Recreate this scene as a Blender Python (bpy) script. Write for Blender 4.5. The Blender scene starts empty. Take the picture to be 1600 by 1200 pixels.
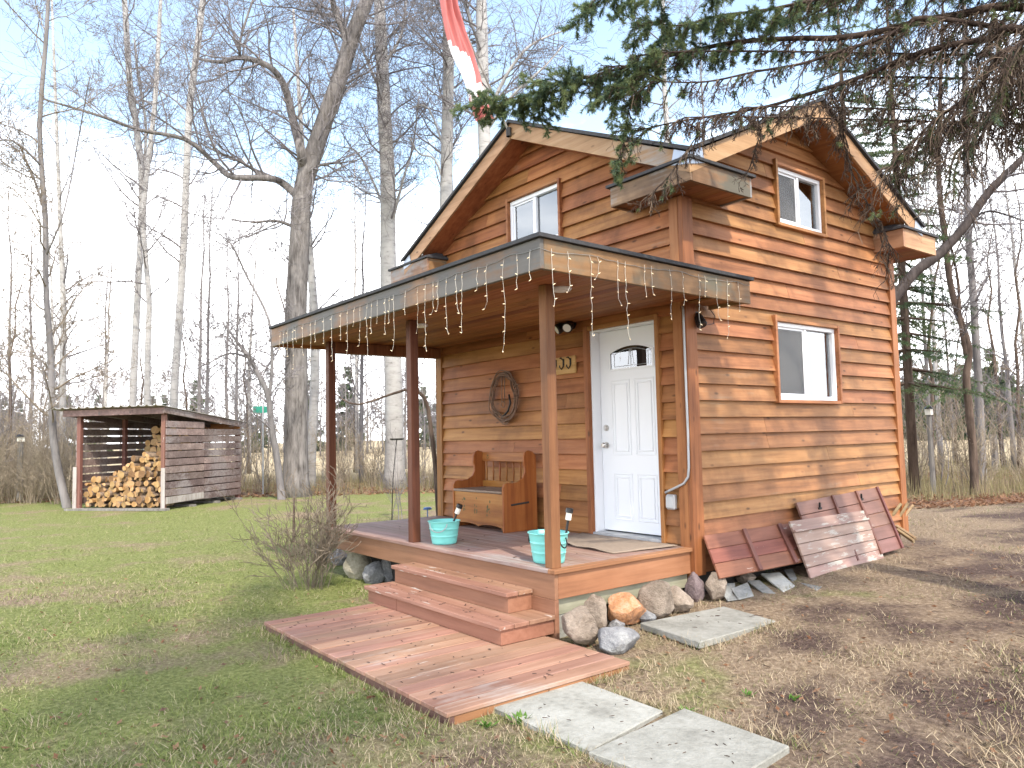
import bpy, bmesh, math, random
import numpy as np
from mathutils import Vector, Matrix, noise
PI = math.pi
R = math.radians
rng = random.Random(7)
sc = bpy.context.scene
COL = sc.collection

# ------------------------------------------------------------------ camera
FPX = 1187.646
CAM = Vector((4.394, -5.419, 1.008))
_ya, _pi, _ro = 0.909, 0.069, -0.022
CF = Vector((-math.sin(_ya)*math.cos(_pi), math.cos(_ya)*math.cos(_pi), math.sin(_pi)))
_r = Vector((math.cos(_ya), math.sin(_ya), 0)); _u = _r.cross(CF)
CR = math.cos(_ro)*_r + math.sin(_ro)*_u
CU = -math.sin(_ro)*_r + math.cos(_ro)*_u
cd = bpy.data.cameras.new('camera'); cam = bpy.data.objects.new('camera', cd); COL.objects.link(cam)
cd.sensor_width = 36; cd.lens = FPX/1600*36; cd.clip_end = 3000; cd.clip_start = 0.05
M = Matrix.Identity(4)
for i in range(3):
    M[i][0] = CR[i]; M[i][1] = CU[i]; M[i][2] = -CF[i]; M[i][3] = CAM[i]
cam.matrix_world = M
sc.camera = cam

# ------------------------------------------------------------------ sky, sun, exposure
SUN_DIR = Vector((0.95, -0.31, 0)).normalized()
SUN_EL = R(51)
w = bpy.data.worlds.new('World'); sc.world = w; w.use_nodes = True
nt = w.node_tree; nt.nodes.clear()
sky = nt.nodes.new('ShaderNodeTexSky'); sky.sky_type = 'NISHITA'; sky.sun_disc = False
sky.sun_elevation = SUN_EL; sky.sun_rotation = math.atan2(SUN_DIR.x, SUN_DIR.y)
sky.air_density = 1.0; sky.dust_density = 1.0; sky.ozone_density = 1.5
tc = nt.nodes.new('ShaderNodeTexCoord')
mp = nt.nodes.new('ShaderNodeMapping'); mp.inputs['Scale'].default_value = (1.6, 1.6, 3.2); mp.inputs['Location'].default_value = (0.35, 0.2, 0.1)
nz = nt.nodes.new('ShaderNodeTexNoise'); nz.inputs['Scale'].default_value = 1.5; nz.inputs['Detail'].default_value = 7; nz.inputs['Roughness'].default_value = 0.55
rp = nt.nodes.new('ShaderNodeValToRGB'); rp.color_ramp.elements[0].position = 0.43; rp.color_ramp.elements[1].position = 0.66
sx = nt.nodes.new('ShaderNodeSeparateXYZ')
hz = nt.nodes.new('ShaderNodeMapRange'); hz.inputs['From Min'].default_value = 0.02; hz.inputs['From Max'].default_value = 0.52; hz.inputs['To Min'].default_value = 0.62; hz.inputs['To Max'].default_value = 0.0
ad = nt.nodes.new('ShaderNodeMath'); ad.operation = 'ADD'
mx = nt.nodes.new('ShaderNodeMixRGB'); mx.inputs['Color2'].default_value = (13, 13.2, 13.6, 1)
tint = nt.nodes.new('ShaderNodeMixRGB'); tint.blend_type = 'MULTIPLY'; tint.inputs['Fac'].default_value = 1.0; tint.inputs['Color2'].default_value = (1.9, 1.7, 1.45, 1)
bg = nt.nodes.new('ShaderNodeBackground'); bg.inputs['Strength'].default_value = 0.15
out = nt.nodes.new('ShaderNodeOutputWorld')
L = nt.links.new
L(tc.outputs['Generated'], mp.inputs['Vector']); L(mp.outputs[0], nz.inputs['Vector'])
L(tc.outputs['Generated'], sx.inputs[0]); L(sx.outputs['Z'], hz.inputs['Value'])
L(nz.outputs['Fac'], ad.inputs[0]); L(hz.outputs[0], ad.inputs[1]); 
sb = nt.nodes.new('ShaderNodeMath'); sb.operation = 'SUBTRACT'; sb.inputs[1].default_value = 0.22
L(ad.outputs[0], sb.inputs[0]); L(sb.outputs[0], rp.inputs[0])
L(sky.outputs[0], tint.inputs['Color1']); L(tint.outputs[0], mx.inputs['Color1']); L(rp.outputs[0], mx.inputs['Fac']); L(mx.outputs[0], bg.inputs['Color']); L(bg.outputs[0], out.inputs[0])
sd = bpy.data.lights.new('sun', 'SUN'); sd.energy = 2.3; sd.angle = R(1.2); sd.color = (1, 0.93, 0.82)
so = bpy.data.objects.new('sun', sd); COL.objects.link(so)
sv = SUN_DIR*math.cos(SUN_EL) + Vector((0, 0, math.sin(SUN_EL)))
so.rotation_euler = sv.to_track_quat('Z', 'Y').to_euler(); so.location = (10, -5, 20)
sc.view_settings.view_transform = 'Standard'; sc.view_settings.look = 'None'; sc.view_settings.gamma = 1
sc.view_settings.exposure = 1.18
sc.cycles.max_bounces = 6; sc.cycles.transparent_max_bounces = 12

# ------------------------------------------------------------------ pixel -> world helpers
def ray(u, v): return CF + CR*((u-800)/FPX) + CU*((600-v)/FPX)
def at(u, v, d): return CAM + ray(u, v)*d
def onz(u, v, z): d = ray(u, v); return CAM + d*((z-CAM.z)/d.z)
def onx(u, v, x): d = ray(u, v); return CAM + d*((x-CAM.x)/d.x)
def ony(u, v, y): d = ray(u, v); return CAM + d*((y-CAM.y)/d.y)
def S(t): t = min(1, max(0, t)); return t*t*(3-2*t)
def gz(x, y):
    return -0.545 + 0.19*S((y+2.6)/4.5)*S((x+3)/3)
def G(u, v):
    z = -0.5
    for _ in range(12):
        p = onz(u, v, z); z = gz(p.x, p.y)
    p.z = z
    return p

# ------------------------------------------------------------------ mesh helper
class MB:
    def __init__(s): s.v = []; s.f = []; s.r = []; s.m = []
    def add(s, vs, fs, rnd=None, mi=0):
        b = len(s.v); s.v += [tuple(p) for p in vs]
        if rnd is None: rnd = rng.random()
        for f in fs:
            s.f.append(tuple(b+i for i in f)); s.r.append(rnd); s.m.append(mi)
    def box(s, x0, x1, y0, y1, z0, z1, rnd=None, mi=0):
        s.add([(x0,y0,z0),(x1,y0,z0),(x1,y1,z0),(x0,y1,z0),(x0,y0,z1),(x1,y0,z1),(x1,y1,z1),(x0,y1,z1)],
              [(0,3,2,1),(4,5,6,7),(0,1,5,4),(1,2,6,5),(2,3,7,6),(3,0,4,7)], rnd, mi)
    def hexa(s, P, rnd=None, mi=0):      # 8 points: bottom ring, top ring
        s.add(P, [(0,3,2,1),(4,5,6,7),(0,1,5,4),(1,2,6,5),(2,3,7,6),(3,0,4,7)], rnd, mi)
    def beam(s, a, b, w, h, up=(0,0,1), rnd=None, mi=0):
        a = Vector(a); b = Vector(b); d = (b-a).normalized(); up = Vector(up)
        x = d.cross(up)
        if x.length < 1e-4: x = d.cross(Vector((1,0,0)))
        x.normalize(); y = x.cross(d)
        x *= w/2; y *= h/2
        s.hexa([a-x-y, a+x-y, b+x-y, b-x-y, a-x+y, a+x+y, b+x+y, b-x+y], rnd, mi)
    def prism(s, pts, ext, rnd=None, mi=0):
        pts = [Vector(p) for p in pts]; ext = Vector(ext); n = len(pts)
        vs = pts + [p+ext for p in pts]
        fs = [tuple(range(n))[::-1], tuple(range(n, 2*n))] + [(i, (i+1) % n, n+(i+1) % n, n+i) for i in range(n)]
        s.add(vs, fs, rnd, mi)
    def poly(s, pts, rnd=None, mi=0): s.add(pts, [tuple(range(len(pts)))], rnd, mi)
    def tube(s, pts, rad, n=6, rnd=None, mi=0, cap=True):
        pts = [Vector(p) for p in pts]; m = len(pts)
        if not isinstance(rad, (list, tuple)): rad = [rad]*m
        vs = []; ref = None
        for i in range(m):
            d = (pts[min(i+1, m-1)] - pts[max(i-1, 0)])
            if d.length < 1e-9: d = Vector((0,0,1))
            d.normalize()
            if ref is None:
                ref = d.cross(Vector((0.31, 0.17, 0.93)))
                if ref.length < 0.05: ref = d.cross(Vector((1, 0, 0)))
            x = ref - d*ref.dot(d)
            if x.length < 1e-6: x = d.orthogonal()
            x.normalize(); ref = x; y = d.cross(x)
            for k in range(n):
                a = 2*PI*k/n; vs.append(pts[i] + (x*math.cos(a) + y*math.sin(a))*rad[i])
        fs = []
        for i in range(m-1):
            for k in range(n):
                k2 = (k+1) % n; fs.append((i*n+k, i*n+k2, (i+1)*n+k2, (i+1)*n+k))
        if cap and n > 3:
            fs.append(tuple(range(n))[::-1]); fs.append(tuple((m-1)*n+k for k in range(n)))
        s.add(vs, fs, rnd, mi)
    def lathe(s, prof, c=(0,0,0), n=24, rnd=None, mi=0, sx=1, sy=1):
        vs = []; c = Vector(c)
        for r_, z_ in prof:
            for k in range(n):
                a = 2*PI*k/n; vs.append(c + Vector((r_*sx*math.cos(a), r_*sy*math.sin(a), z_)))
        fs = []
        for i in range(len(prof)-1):
            for k in range(n):
                k2 = (k+1) % n; fs.append((i*n+k, i*n+k2, (i+1)*n+k2, (i+1)*n+k))
        s.add(vs, fs, rnd, mi)
    def build(s, name, mats, parent=None, smooth=False, bevel=0, origin=None):
        if not isinstance(mats, (list, tuple)): mats = [mats]
        me = bpy.data.meshes.new(name)
        V = np.array(s.v, dtype=np.float64).reshape(-1, 3)
        if parent is not None:
            q = parent; o = Vector((0,0,0))
            while q is not None: o = o + q.location; q = q.parent
        elif origin is not None: o = Vector(origin)
        else: o = Vector((0,0,0))
        V = V - np.array(o)
        me.from_pydata(V.tolist(), [], s.f)
        for m_ in mats: me.materials.append(m_)
        me.polygons.foreach_set('material_index', s.m)
        if smooth: me.polygons.foreach_set('use_smooth', [True]*len(s.f))
        a = me.attributes.new('rnd', 'FLOAT', 'FACE'); a.data.foreach_set('value', s.r)
        me.update()
        ob = bpy.data.objects.new(name, me); COL.objects.link(ob)
        if parent is not None: ob.parent = parent
        else: ob.location = o
        if bevel:
            b = ob.modifiers.new('bevel', 'BEVEL'); b.width = bevel; b.segments = 1; b.limit_method = 'ANGLE'; b.angle_limit = R(50)
        return ob

def tag(o, label=None, cat=None, group=None, kind=None):
    if label: o['label'] = label
    if cat: o['category'] = cat
    if group: o['group'] = group
    if kind: o['kind'] = kind
    return o
def empty(name, loc, label=None, cat=None, group=None):
    o = bpy.data.objects.new(name, None); COL.objects.link(o); o.location = loc; o.empty_display_size = 0.2
    return tag(o, label, cat, group)
def copy_tree(o, parent=None):
    c = o.copy(); COL.objects.link(c)
    if parent is not None: c.parent = parent
    for ch in list(o.children): copy_tree(ch, c)
    return c

# ------------------------------------------------------------------ materials
class NT:
    def __init__(s, name):
        s.m = bpy.data.materials.new(name); s.m.use_nodes = True; s.t = s.m.node_tree; s.t.nodes.clear()
        s.o = s.n('ShaderNodeOutputMaterial')
        s.b = s.n('ShaderNodeBsdfPrincipled'); s.l(s.b.outputs[0], s.o.inputs[0])
    def n(s, ty, **k):
        x = s.t.nodes.new(ty)
        for a, v in k.items(): setattr(x, a, v)
        return x
    def l(s, a, b): s.t.links.new(a, b)
    def noise(s, vec, scale, detail=4, rough=0.55):
        x = s.n('ShaderNodeTexNoise'); x.inputs['Scale'].default_value = scale; x.inputs['Detail'].default_value = detail; x.inputs['Roughness'].default_value = rough
        if vec is not None: s.l(vec, x.inputs['Vector'])
        return x.outputs['Fac']
    def ramp(s, fac, stops):
        x = s.n('ShaderNodeValToRGB'); e = x.color_ramp.elements
        while len(e) < len(stops): e.new(0.5)
        for i, (p, c) in enumerate(stops): e[i].position = p; e[i].color = (*c, 1) if len(c) == 3 else c
        s.l(fac, x.inputs[0]); return x.outputs[0]
    def mix(s, fac, a, b, mode='MIX'):
        x = s.n('ShaderNodeMixRGB', blend_type=mode)
        for sock, val in ((x.inputs[0], fac), (x.inputs[1], a), (x.inputs[2], b)):
            if hasattr(val, 'links'): s.l(val, sock)
            elif isinstance(val, (int, float)): sock.default_value = val if sock == x.inputs[0] else (val, val, val, 1)
            else: sock.default_value = (*val, 1)
        return x.outputs[0]
    def math(s, op, a, b=0.0, clamp=False):
        x = s.n('ShaderNodeMath', operation=op, use_clamp=clamp)
        for sock, val in ((x.inputs[0], a), (x.inputs[1], b)):
            if hasattr(val, 'links'): s.l(val, sock)
            else: sock.default_value = val
        return x.outputs[0]
    def bump(s, h, strength=0.3, dist=0.01):
        x = s.n('ShaderNodeBump'); x.inputs['Strength'].default_value = strength; x.inputs['Distance'].default_value = dist
        s.l(h, x.inputs['Height']); s.l(x.outputs[0], s.b.inputs['Normal'])
    def mapped(s, scale=(1,1,1), off=None, src='Object'):
        t = s.n('ShaderNodeTexCoord'); v = t.outputs[src]
        if off is not None:
            a = s.n('ShaderNodeVectorMath', operation='ADD'); s.l(v, a.inputs[0]); s.l(off, a.inputs[1]); v = a.outputs[0]
        m = s.n('ShaderNodeMapping'); m.inputs['Scale'].default_value = scale; s.l(v, m.inputs['Vector']); return m.outputs[0]
    def rnd(s):
        x = s.n('ShaderNodeAttribute', attribute_name='rnd'); return x.outputs['Fac']
    def objrnd(s):
        return s.n('ShaderNodeObjectInfo').outputs['Random']
    def rndvec(s, r, k=37.0):
        c = s.n('ShaderNodeCombineXYZ')
        s.l(s.math('MULTIPLY', r, k), c.inputs[0]); s.l(s.math('MULTIPLY', r, k*1.7), c.inputs[1]); s.l(s.math('MULTIPLY', r, k*0.6), c.inputs[2])
        return c.outputs[0]

def wood(name, dark, mid, light, axis='X', rough=0.6, weather=0.0, wcol=(0.30,0.29,0.27), knots=True, peel=0.0, pcol=(0.5,0.47,0.42), vary=0.5, bump=0.25, wscale=1.1, dirt=0.25):
    m = NT(name); r = m.rnd(); off = m.rndvec(r)
    sc_ = {'X': (1.2, 22, 22), 'Y': (22, 1.2, 22), 'Z': (22, 22, 1.2)}[axis]
    v = m.mapped(sc_, off)
    g = m.noise(v, 1.0, 6, 0.65)
    vs = m.mapped({'X': (.5, 4, 4), 'Y': (4, .5, 4), 'Z': (4, 4, .5)}[axis], off)
    g2 = m.noise(vs, 1.3, 3)
    gg = m.math('ADD', m.math('MULTIPLY', g, 0.6), m.math('MULTIPLY', g2, 0.4))
    c = m.ramp(gg, [(0.34, dark), (0.5, mid), (0.66, light)])
    hv = m.n('ShaderNodeHueSaturation'); m.l(c, hv.inputs['Color'])
    m.l(m.math('ADD', m.math('MULTIPLY', r, vary), 1-vary*0.5), hv.inputs['Value'])
    m.l(m.math('ADD', m.math('MULTIPLY', m.math('FRACT', m.math('MULTIPLY', r, 7.3)), 0.02), 0.49), hv.inputs['Hue'])
    c = hv.outputs[0]
    if knots:
        vo = m.n('ShaderNodeTexVoronoi'); vo.inputs['Scale'].default_value = 1.0
        m.l(m.mapped({'X': (3, 7.5, 7.5), 'Y': (7.5, 3, 7.5), 'Z': (7.5, 7.5, 3)}[axis], off), vo.inputs['Vector'])
        k = m.ramp(vo.outputs['Distance'], [(0.05, (1,1,1)), (0.13, (0,0,0))])
        c = m.mix(m.math('MULTIPLY', k, 0.8), c, tuple(x*0.35 for x in dark))
    t = m.n('ShaderNodeTexCoord'); ob = t.outputs['Object']
    if dirt:
        d = m.ramp(m.noise(ob, 2.3, 6, 0.6), [(0.48, (0,0,0)), (0.68, (1,1,1))])
        c = m.mix(m.math('MULTIPLY', d, dirt), c, tuple(x*0.5 for x in dark))
    if weather:
        d = m.ramp(m.math('ADD', m.math('MULTIPLY', m.noise(ob, wscale, 5, 0.6), 0.7), m.math('MULTIPLY', g, 0.3)), [(0.62-0.3*weather, (0,0,0)), (0.74-0.3*weather, (1,1,1))])
        wc = m.mix(g, tuple(x*0.65 for x in wcol), tuple(x*1.25 for x in wcol))
        c = m.mix(d, c, wc)
    if peel:
        pv = m.mapped({'X': (3, 16, 16), 'Y': (16, 3, 16), 'Z': (16, 16, 3)}[axis], off)
        pn = m.math('ADD', m.math('MULTIPLY', m.noise(pv, 1.0, 8, 0.7), 0.75), m.math('MULTIPLY', m.noise(ob, 2.0, 2), 0.25))
        d = m.ramp(pn, [(0.66-0.2*peel, (0,0,0)), (0.69-0.2*peel, (1,1,1))])
        c = m.mix(d, c, pcol)
    m.l(c, m.b.inputs['Base Color']); m.b.inputs['Roughness'].default_value = rough
    m.b.inputs['Specular IOR Level'].default_value = 0.3
    m.bump(g, bump, 0.004)
    return m.m

def plain(name, col, rough=0.5, metal=0.0, var=0.12, scale=6, bump=0.0, coat=0.0):
    m = NT(name); v = m.mapped()
    n_ = m.noise(v, scale, 5)
    c = m.mix(n_, tuple(x*(1-var) for x in col), tuple(min(1, x*(1+var)) for x in col))
    m.l(c, m.b.inputs['Base Color']); m.b.inputs['Roughness'].default_value = rough; m.b.inputs['Metallic'].default_value = metal
    if bump: m.bump(m.noise(v, scale*6, 5), bump, 0.01)
    if coat: m.b.inputs['Coat Weight'].default_value = coat
    return m.m

CED = ((0.18,0.066,0.021), (0.315,0.128,0.042), (0.40,0.182,0.066))
M_ = {}
M_['siding_x'] = wood('cedar_siding_front', *CED, 'X', weather=0.0, dirt=0.4, vary=.32)
M_['siding_up'] = wood('cedar_siding_gable', *CED, 'X', weather=0.24, wcol=(0.20,0.17,0.145), dirt=0.6, wscale=0.8, vary=.45)
M_['siding_y'] = wood('cedar_siding_side', (0.20,0.082,0.029), (0.34,0.150,0.057), (0.42,0.207,0.085), 'Y', dirt=0.5, vary=.28, weather=.06, wcol=(.24,.17,.11), wscale=.9)
M_['trim_z'] = wood('cedar_trim_upright', *CED, 'Z', knots=True, vary=0.2)
M_['trim_x'] = wood('cedar_trim_level', *CED, 'X', vary=0.2)
M_['trim_y'] = wood('cedar_trim_depth', (0.22,0.09,0.03), (0.38,0.165,0.062), (0.47,0.23,0.09), 'Y', vary=0.2)
M_['rake_x'] = wood('rake_board_front', (0.24,0.13,0.06), (0.37,0.21,0.11), (0.46,0.29,0.17), 'X', weather=0.12, vary=0.2)
M_['rake_y'] = wood('rake_board_side', (0.28,0.145,0.065), (0.42,0.24,0.115), (0.50,0.32,0.175), 'Y', weather=0.05, vary=0.2, knots=False)
M_['soffit'] = wood('soffit_board', (0.17,0.06,0.02), (0.29,0.11,0.038), (0.38,0.16,0.058), 'X', vary=0.5)
M_['fascia_x'] = wood('weathered_fascia_front', (0.17,0.095,0.048), (0.26,0.155,0.08), (0.33,0.21,0.12), 'X', weather=0.72, wcol=(0.125,0.115,0.102), vary=0.1, wscale=1.3, dirt=.65)
M_['fascia_y'] = wood('weathered_fascia_side', (0.17,0.092,0.038), (0.255,0.145,0.064), (0.34,0.205,0.10), 'Y', dirt=.65, weather=0.45, wcol=(0.13,0.115,0.08), vary=0.1, wscale=1.6)
M_['post_shaded'] = wood('shaded_post', (0.075,0.026,0.013), (0.125,0.045,0.022), (0.18,0.07,0.034), 'Z', vary=0.1)  # middle and far posts: porch shade put into a darker wood colour
M_['eave_x'] = wood('stained_eave_board', (0.13,0.07,0.04), (0.24,0.14,0.08), (0.33,0.21,0.13), 'X', weather=0.45, wcol=(0.25,0.24,0.23), vary=0.2, wscale=1.6, dirt=.6)
M_['post'] = wood('porch_post_wood', (0.13,0.048,0.022), (0.21,0.082,0.037), (0.29,0.125,0.058), 'Z', vary=0.15, weather=0.1, wcol=(0.26,0.145,0.07), wscale=1.4)
DECK = ((0.19,0.085,0.06), (0.29,0.14,0.10), (0.36,0.19,0.14))
M_['deck_x'] = wood('deck_paint_boards', (0.20,0.12,0.095), (0.29,0.18,0.145), (0.35,0.23,0.19), 'X', weather=0.3, wcol=(0.33,0.29,0.27), vary=0.25, knots=False, wscale=0.7)
M_['land_y'] = wood('landing_paint_boards', (0.22,0.115,0.076), (0.315,0.175,0.118), (0.39,0.24,0.175), 'Y', weather=0.12, wcol=(0.40,0.34,0.30), vary=0.3, knots=False, peel=0.12, pcol=(0.48,0.42,0.36))
M_['dfas'] = wood('deck_paint_fascia', (0.20,0.088,0.05), (0.265,0.122,0.073), (0.32,0.155,0.095), 'X', vary=0.15, knots=False, dirt=0.15)
M_['dfas_y'] = wood('deck_paint_fascia_side', (0.22,0.095,0.045), (0.30,0.138,0.066), (0.37,0.18,0.092), 'Y', vary=0.15, knots=False, dirt=0.2)  # same paint as the front; sunlight put in as a lighter, warmer colour
M_['tread'] = wood('step_tread_paint', (0.20,0.098,0.062), (0.29,0.152,0.10), (0.36,0.205,0.142), 'X', vary=0.15, knots=False, peel=0.42, pcol=(0.45,0.40,0.35))
M_['pale_beam'] = wood('pale_green_beam', (0.22,0.22,0.15), (0.32,0.31,0.22), (0.40,0.38,0.28), 'Y', vary=0.2, knots=False, dirt=0.3)
M_['shingle'] = plain('roof_shingle', (0.045,0.045,0.048), 0.9, var=0.5, scale=25, bump=0.5)
M_['flash'] = plain('metal_flashing', (0.36,0.40,0.46), 0.45, 0.6, var=0.2)
M_['white'] = plain('white_vinyl', (0.80,0.81,0.82), 0.35, var=0.03)
M_['door'] = plain('white_door_paint', (0.78,0.80,0.83), 0.35, var=0.03, scale=2)
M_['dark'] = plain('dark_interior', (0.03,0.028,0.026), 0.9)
M_['black'] = plain('black_plastic', (0.012,0.012,0.013), 0.35)
M_['iron'] = plain('black_iron', (0.02,0.018,0.017), 0.5, 0.4)
M_['steel'] = plain('brushed_nickel', (0.62,0.60,0.57), 0.28, 1.0)
M_['galv'] = plain('grey_galvanised', (0.42,0.43,0.44), 0.5, 0.3)
M_['blind'] = plain('blind_white', (0.82,0.82,0.80), 0.6, var=0.05)
M_['screen'] = plain('insect_screen', (0.16,0.16,0.155), 0.8)
M_['teal'] = plain('turquoise_enamel', (0.20,0.62,0.56), 0.35, var=0.06, scale=9)
M_['soil'] = plain('potting_soil', (0.05,0.04,0.03), 0.95, var=0.4, scale=40, bump=0.6)
M_['lampglass'] = plain('frosted_lamp_glass', (0.75,0.72,0.62), 0.3)
M_['mat'] = plain('jute_mat', (0.27,0.21,0.16), 0.95, var=0.25, scale=30, bump=0.5)
M_['bench_x'] = wood('pine_bench_level', (0.20,0.065,0.018), (0.33,0.125,0.032), (0.42,0.19,0.055), 'X', vary=0.2, rough=0.4)
M_['bench_z'] = wood('pine_bench_upright', (0.17,0.05,0.014), (0.28,0.095,0.024), (0.36,0.145,0.04), 'Z', vary=0.2, rough=0.4)
M_['bench_seat'] = wood('worn_bench_seat', (0.14,0.09,0.06), (0.25,0.18,0.13), (0.34,0.26,0.20), 'X', vary=0.2, knots=False)
M_['stencil'] = plain('faded_stencil', (0.085,0.075,0.02), 0.6)
M_['pineboard'] = wood('pale_pine_board', (0.30,0.16,0.05), (0.45,0.27,0.09), (0.55,0.36,0.14), 'X', vary=0.1)
M_['dull_pine'] = wood('dull_pine_picket', (0.22,0.15,0.08), (0.34,0.25,0.14), (0.42,0.33,0.20), 'X', vary=0.2)
M_['vine'] = plain('brown_rope', (0.17,0.10,0.065), 0.8, var=0.4, scale=60, bump=0.4)
M_['red_boards'] = wood('red_shutter_boards', (0.15,0.054,0.032), (0.225,0.086,0.052), (0.29,0.12,0.075), 'Y', vary=0.3, knots=False, peel=0.25, pcol=(0.42,0.33,0.28))
M_['peeled_boards'] = wood('peeling_shutter_boards', (0.21,0.125,0.095), (0.30,0.195,0.155), (0.36,0.25,0.205), 'Y', vary=0.25, knots=False, peel=0.62, pcol=(0.40,0.355,0.30))
M_['purple_boards'] = wood('plum_shutter_boards', (0.15,0.074,0.054), (0.205,0.105,0.080), (0.255,0.136,0.107), 'Y', vary=0.2, knots=False, peel=0.08, pcol=(0.5,0.42,0.36))
M_['batten'] = wood('red_batten', (0.10,0.035,0.028), (0.16,0.06,0.045), (0.20,0.08,0.06), 'Z', vary=0.2, knots=False)
M_['shed_y'] = wood('shed_weathered_boards', (0.10,0.060,0.055), (0.17,0.105,0.095), (0.25,0.16,0.145), 'X', weather=0.3, wcol=(0.20,0.16,0.15), vary=0.7, dirt=0.5)
M_['shed_post'] = wood('shed_post_wood', (0.14,0.06,0.045), (0.20,0.09,0.07), (0.26,0.13,0.10), 'Z', vary=0.2, peel=0.2, pcol=(0.55,0.53,0.5))
M_['shed_white'] = wood('shed_whitewashed', (0.24,0.20,0.18), (0.38,0.34,0.31), (0.48,0.44,0.41), 'Z', vary=0.2, knots=False, peel=.35, pcol=(.2,.13,.11))
M_['shed_orange'] = wood('shed_new_board', (0.26,0.11,0.03), (0.40,0.18,0.05), (0.48,0.24,0.08), 'X', vary=0.2)
M_['sheet'] = plain('corrugated_sheet', (0.40,0.37,0.33), 0.55, 0.35, var=0.3, scale=3)
M_['greypost'] = wood('grey_fence_post', (0.13,0.115,0.10), (0.21,0.195,0.175), (0.30,0.28,0.25), 'Z', vary=0.3)
M_['flag_red'] = plain('faded_red_cloth', (0.47,0.15,0.14), 0.8, var=0.2)
M_['flag_white'] = plain('white_cloth', (0.75,0.75,0.77), 0.8, var=0.04)
M_['green_sign'] = plain('green_sign_paint', (0.02,0.30,0.20), 0.5)
M_['wire_grey'] = plain('grey_wire', (0.25,0.25,0.24), 0.5)
M_['wire'] = plain('white_wire', (0.48,0.45,0.39), 0.5)
M_['bluelid'] = plain('blue_plastic', (0.08,0.16,0.35), 0.4)

def stone(name, a, b, c, scale=5, bump=0.6):
    m = NT(name); r = m.objrnd(); v = m.mapped(off=m.rndvec(r))
    n1 = m.noise(v, scale, 8, 0.65); n2 = m.noise(v, scale*7, 4)
    col = m.ramp(m.math('ADD', m.math('MULTIPLY', n1, 0.7), m.math('MULTIPLY', n2, 0.3)), [(0.35, a), (0.5, b), (0.64, c)])
    hv = m.n('ShaderNodeHueSaturation'); m.l(col, hv.inputs['Color']); m.l(m.math('ADD', m.math('MULTIPLY', r, 0.4), 0.8), hv.inputs['Value'])
    m.l(hv.outputs[0], m.b.inputs['Base Color']); m.b.inputs['Roughness'].default_value = 0.85
    m.bump(m.math('ADD', n1, m.math('ADD', n2, m.noise(v, scale*22, 3))), bump, 0.025)
    return m.m
M_['rock_tan'] = stone('tan_fieldstone', (0.12,0.09,0.065), (0.24,0.19,0.145), (0.36,0.295,0.235))
M_['rock_grey'] = stone('grey_fieldstone', (0.10,0.10,0.105), (0.20,0.20,0.205), (0.33,0.33,0.32))
M_['rock_orange'] = stone('orange_fieldstone', (0.22,0.12,0.07), (0.42,0.20,0.09), (0.50,0.33,0.22))
M_['rock_plum'] = stone('plum_fieldstone', (0.11,0.08,0.08), (0.20,0.15,0.15), (0.30,0.24,0.23))
M_['rock_pale'] = stone('pale_fieldstone', (0.20,0.18,0.13), (0.40,0.36,0.27), (0.52,0.48,0.38))
M_['slate'] = stone('slate_tile', (0.13,0.135,0.13), (0.22,0.22,0.205), (0.30,0.30,0.28), 4, 0.3)
M_['slate_pale'] = stone('pale_slate_tile', (0.30,0.30,0.27), (0.40,0.40,0.36), (0.47,0.47,0.43), 4, 0.3)
M_['paver'] = stone('concrete_paver', (0.17,0.165,0.14), (0.265,0.26,0.225), (0.33,0.325,0.29), 3, 0.35)

def glass_mat():
    m = NT('window_glass'); m.t.nodes.remove(m.b)
    gl = m.n('ShaderNodeBsdfGlossy'); gl.inputs['Roughness'].default_value = 0.01; gl.inputs['Color'].default_value = (0.95,0.97,1,1)
    tr = m.n('ShaderNodeBsdfTransparent'); tr.inputs['Color'].default_value = (0.93,0.95,0.95,1)
    fr = m.n('ShaderNodeFresnel'); fr.inputs['IOR'].default_value = 1.7
    ms = m.n('ShaderNodeMixShader'); m.l(m.math('ADD', fr.outputs[0], 0.12, True), ms.inputs[0]); m.l(tr.outputs[0], ms.inputs[1]); m.l(gl.outputs[0], ms.inputs[2])
    m.l(ms.outputs[0], m.o.inputs[0]); return m.m
M_['glass'] = glass_mat()
def mesh_mat():
    m = NT('screen_mesh'); tr = m.n('ShaderNodeBsdfTransparent'); m.b.inputs['Base Color'].default_value = (.13,.13,.128,1); m.b.inputs['Roughness'].default_value = .6
    ms = m.n('ShaderNodeMixShader'); ms.inputs[0].default_value = .55; m.l(tr.outputs[0], ms.inputs[1]); m.l(m.b.outputs[0], ms.inputs[2]); m.l(ms.outputs[0], m.o.inputs[0]); return m.m
M_['mesh'] = mesh_mat()

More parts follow.
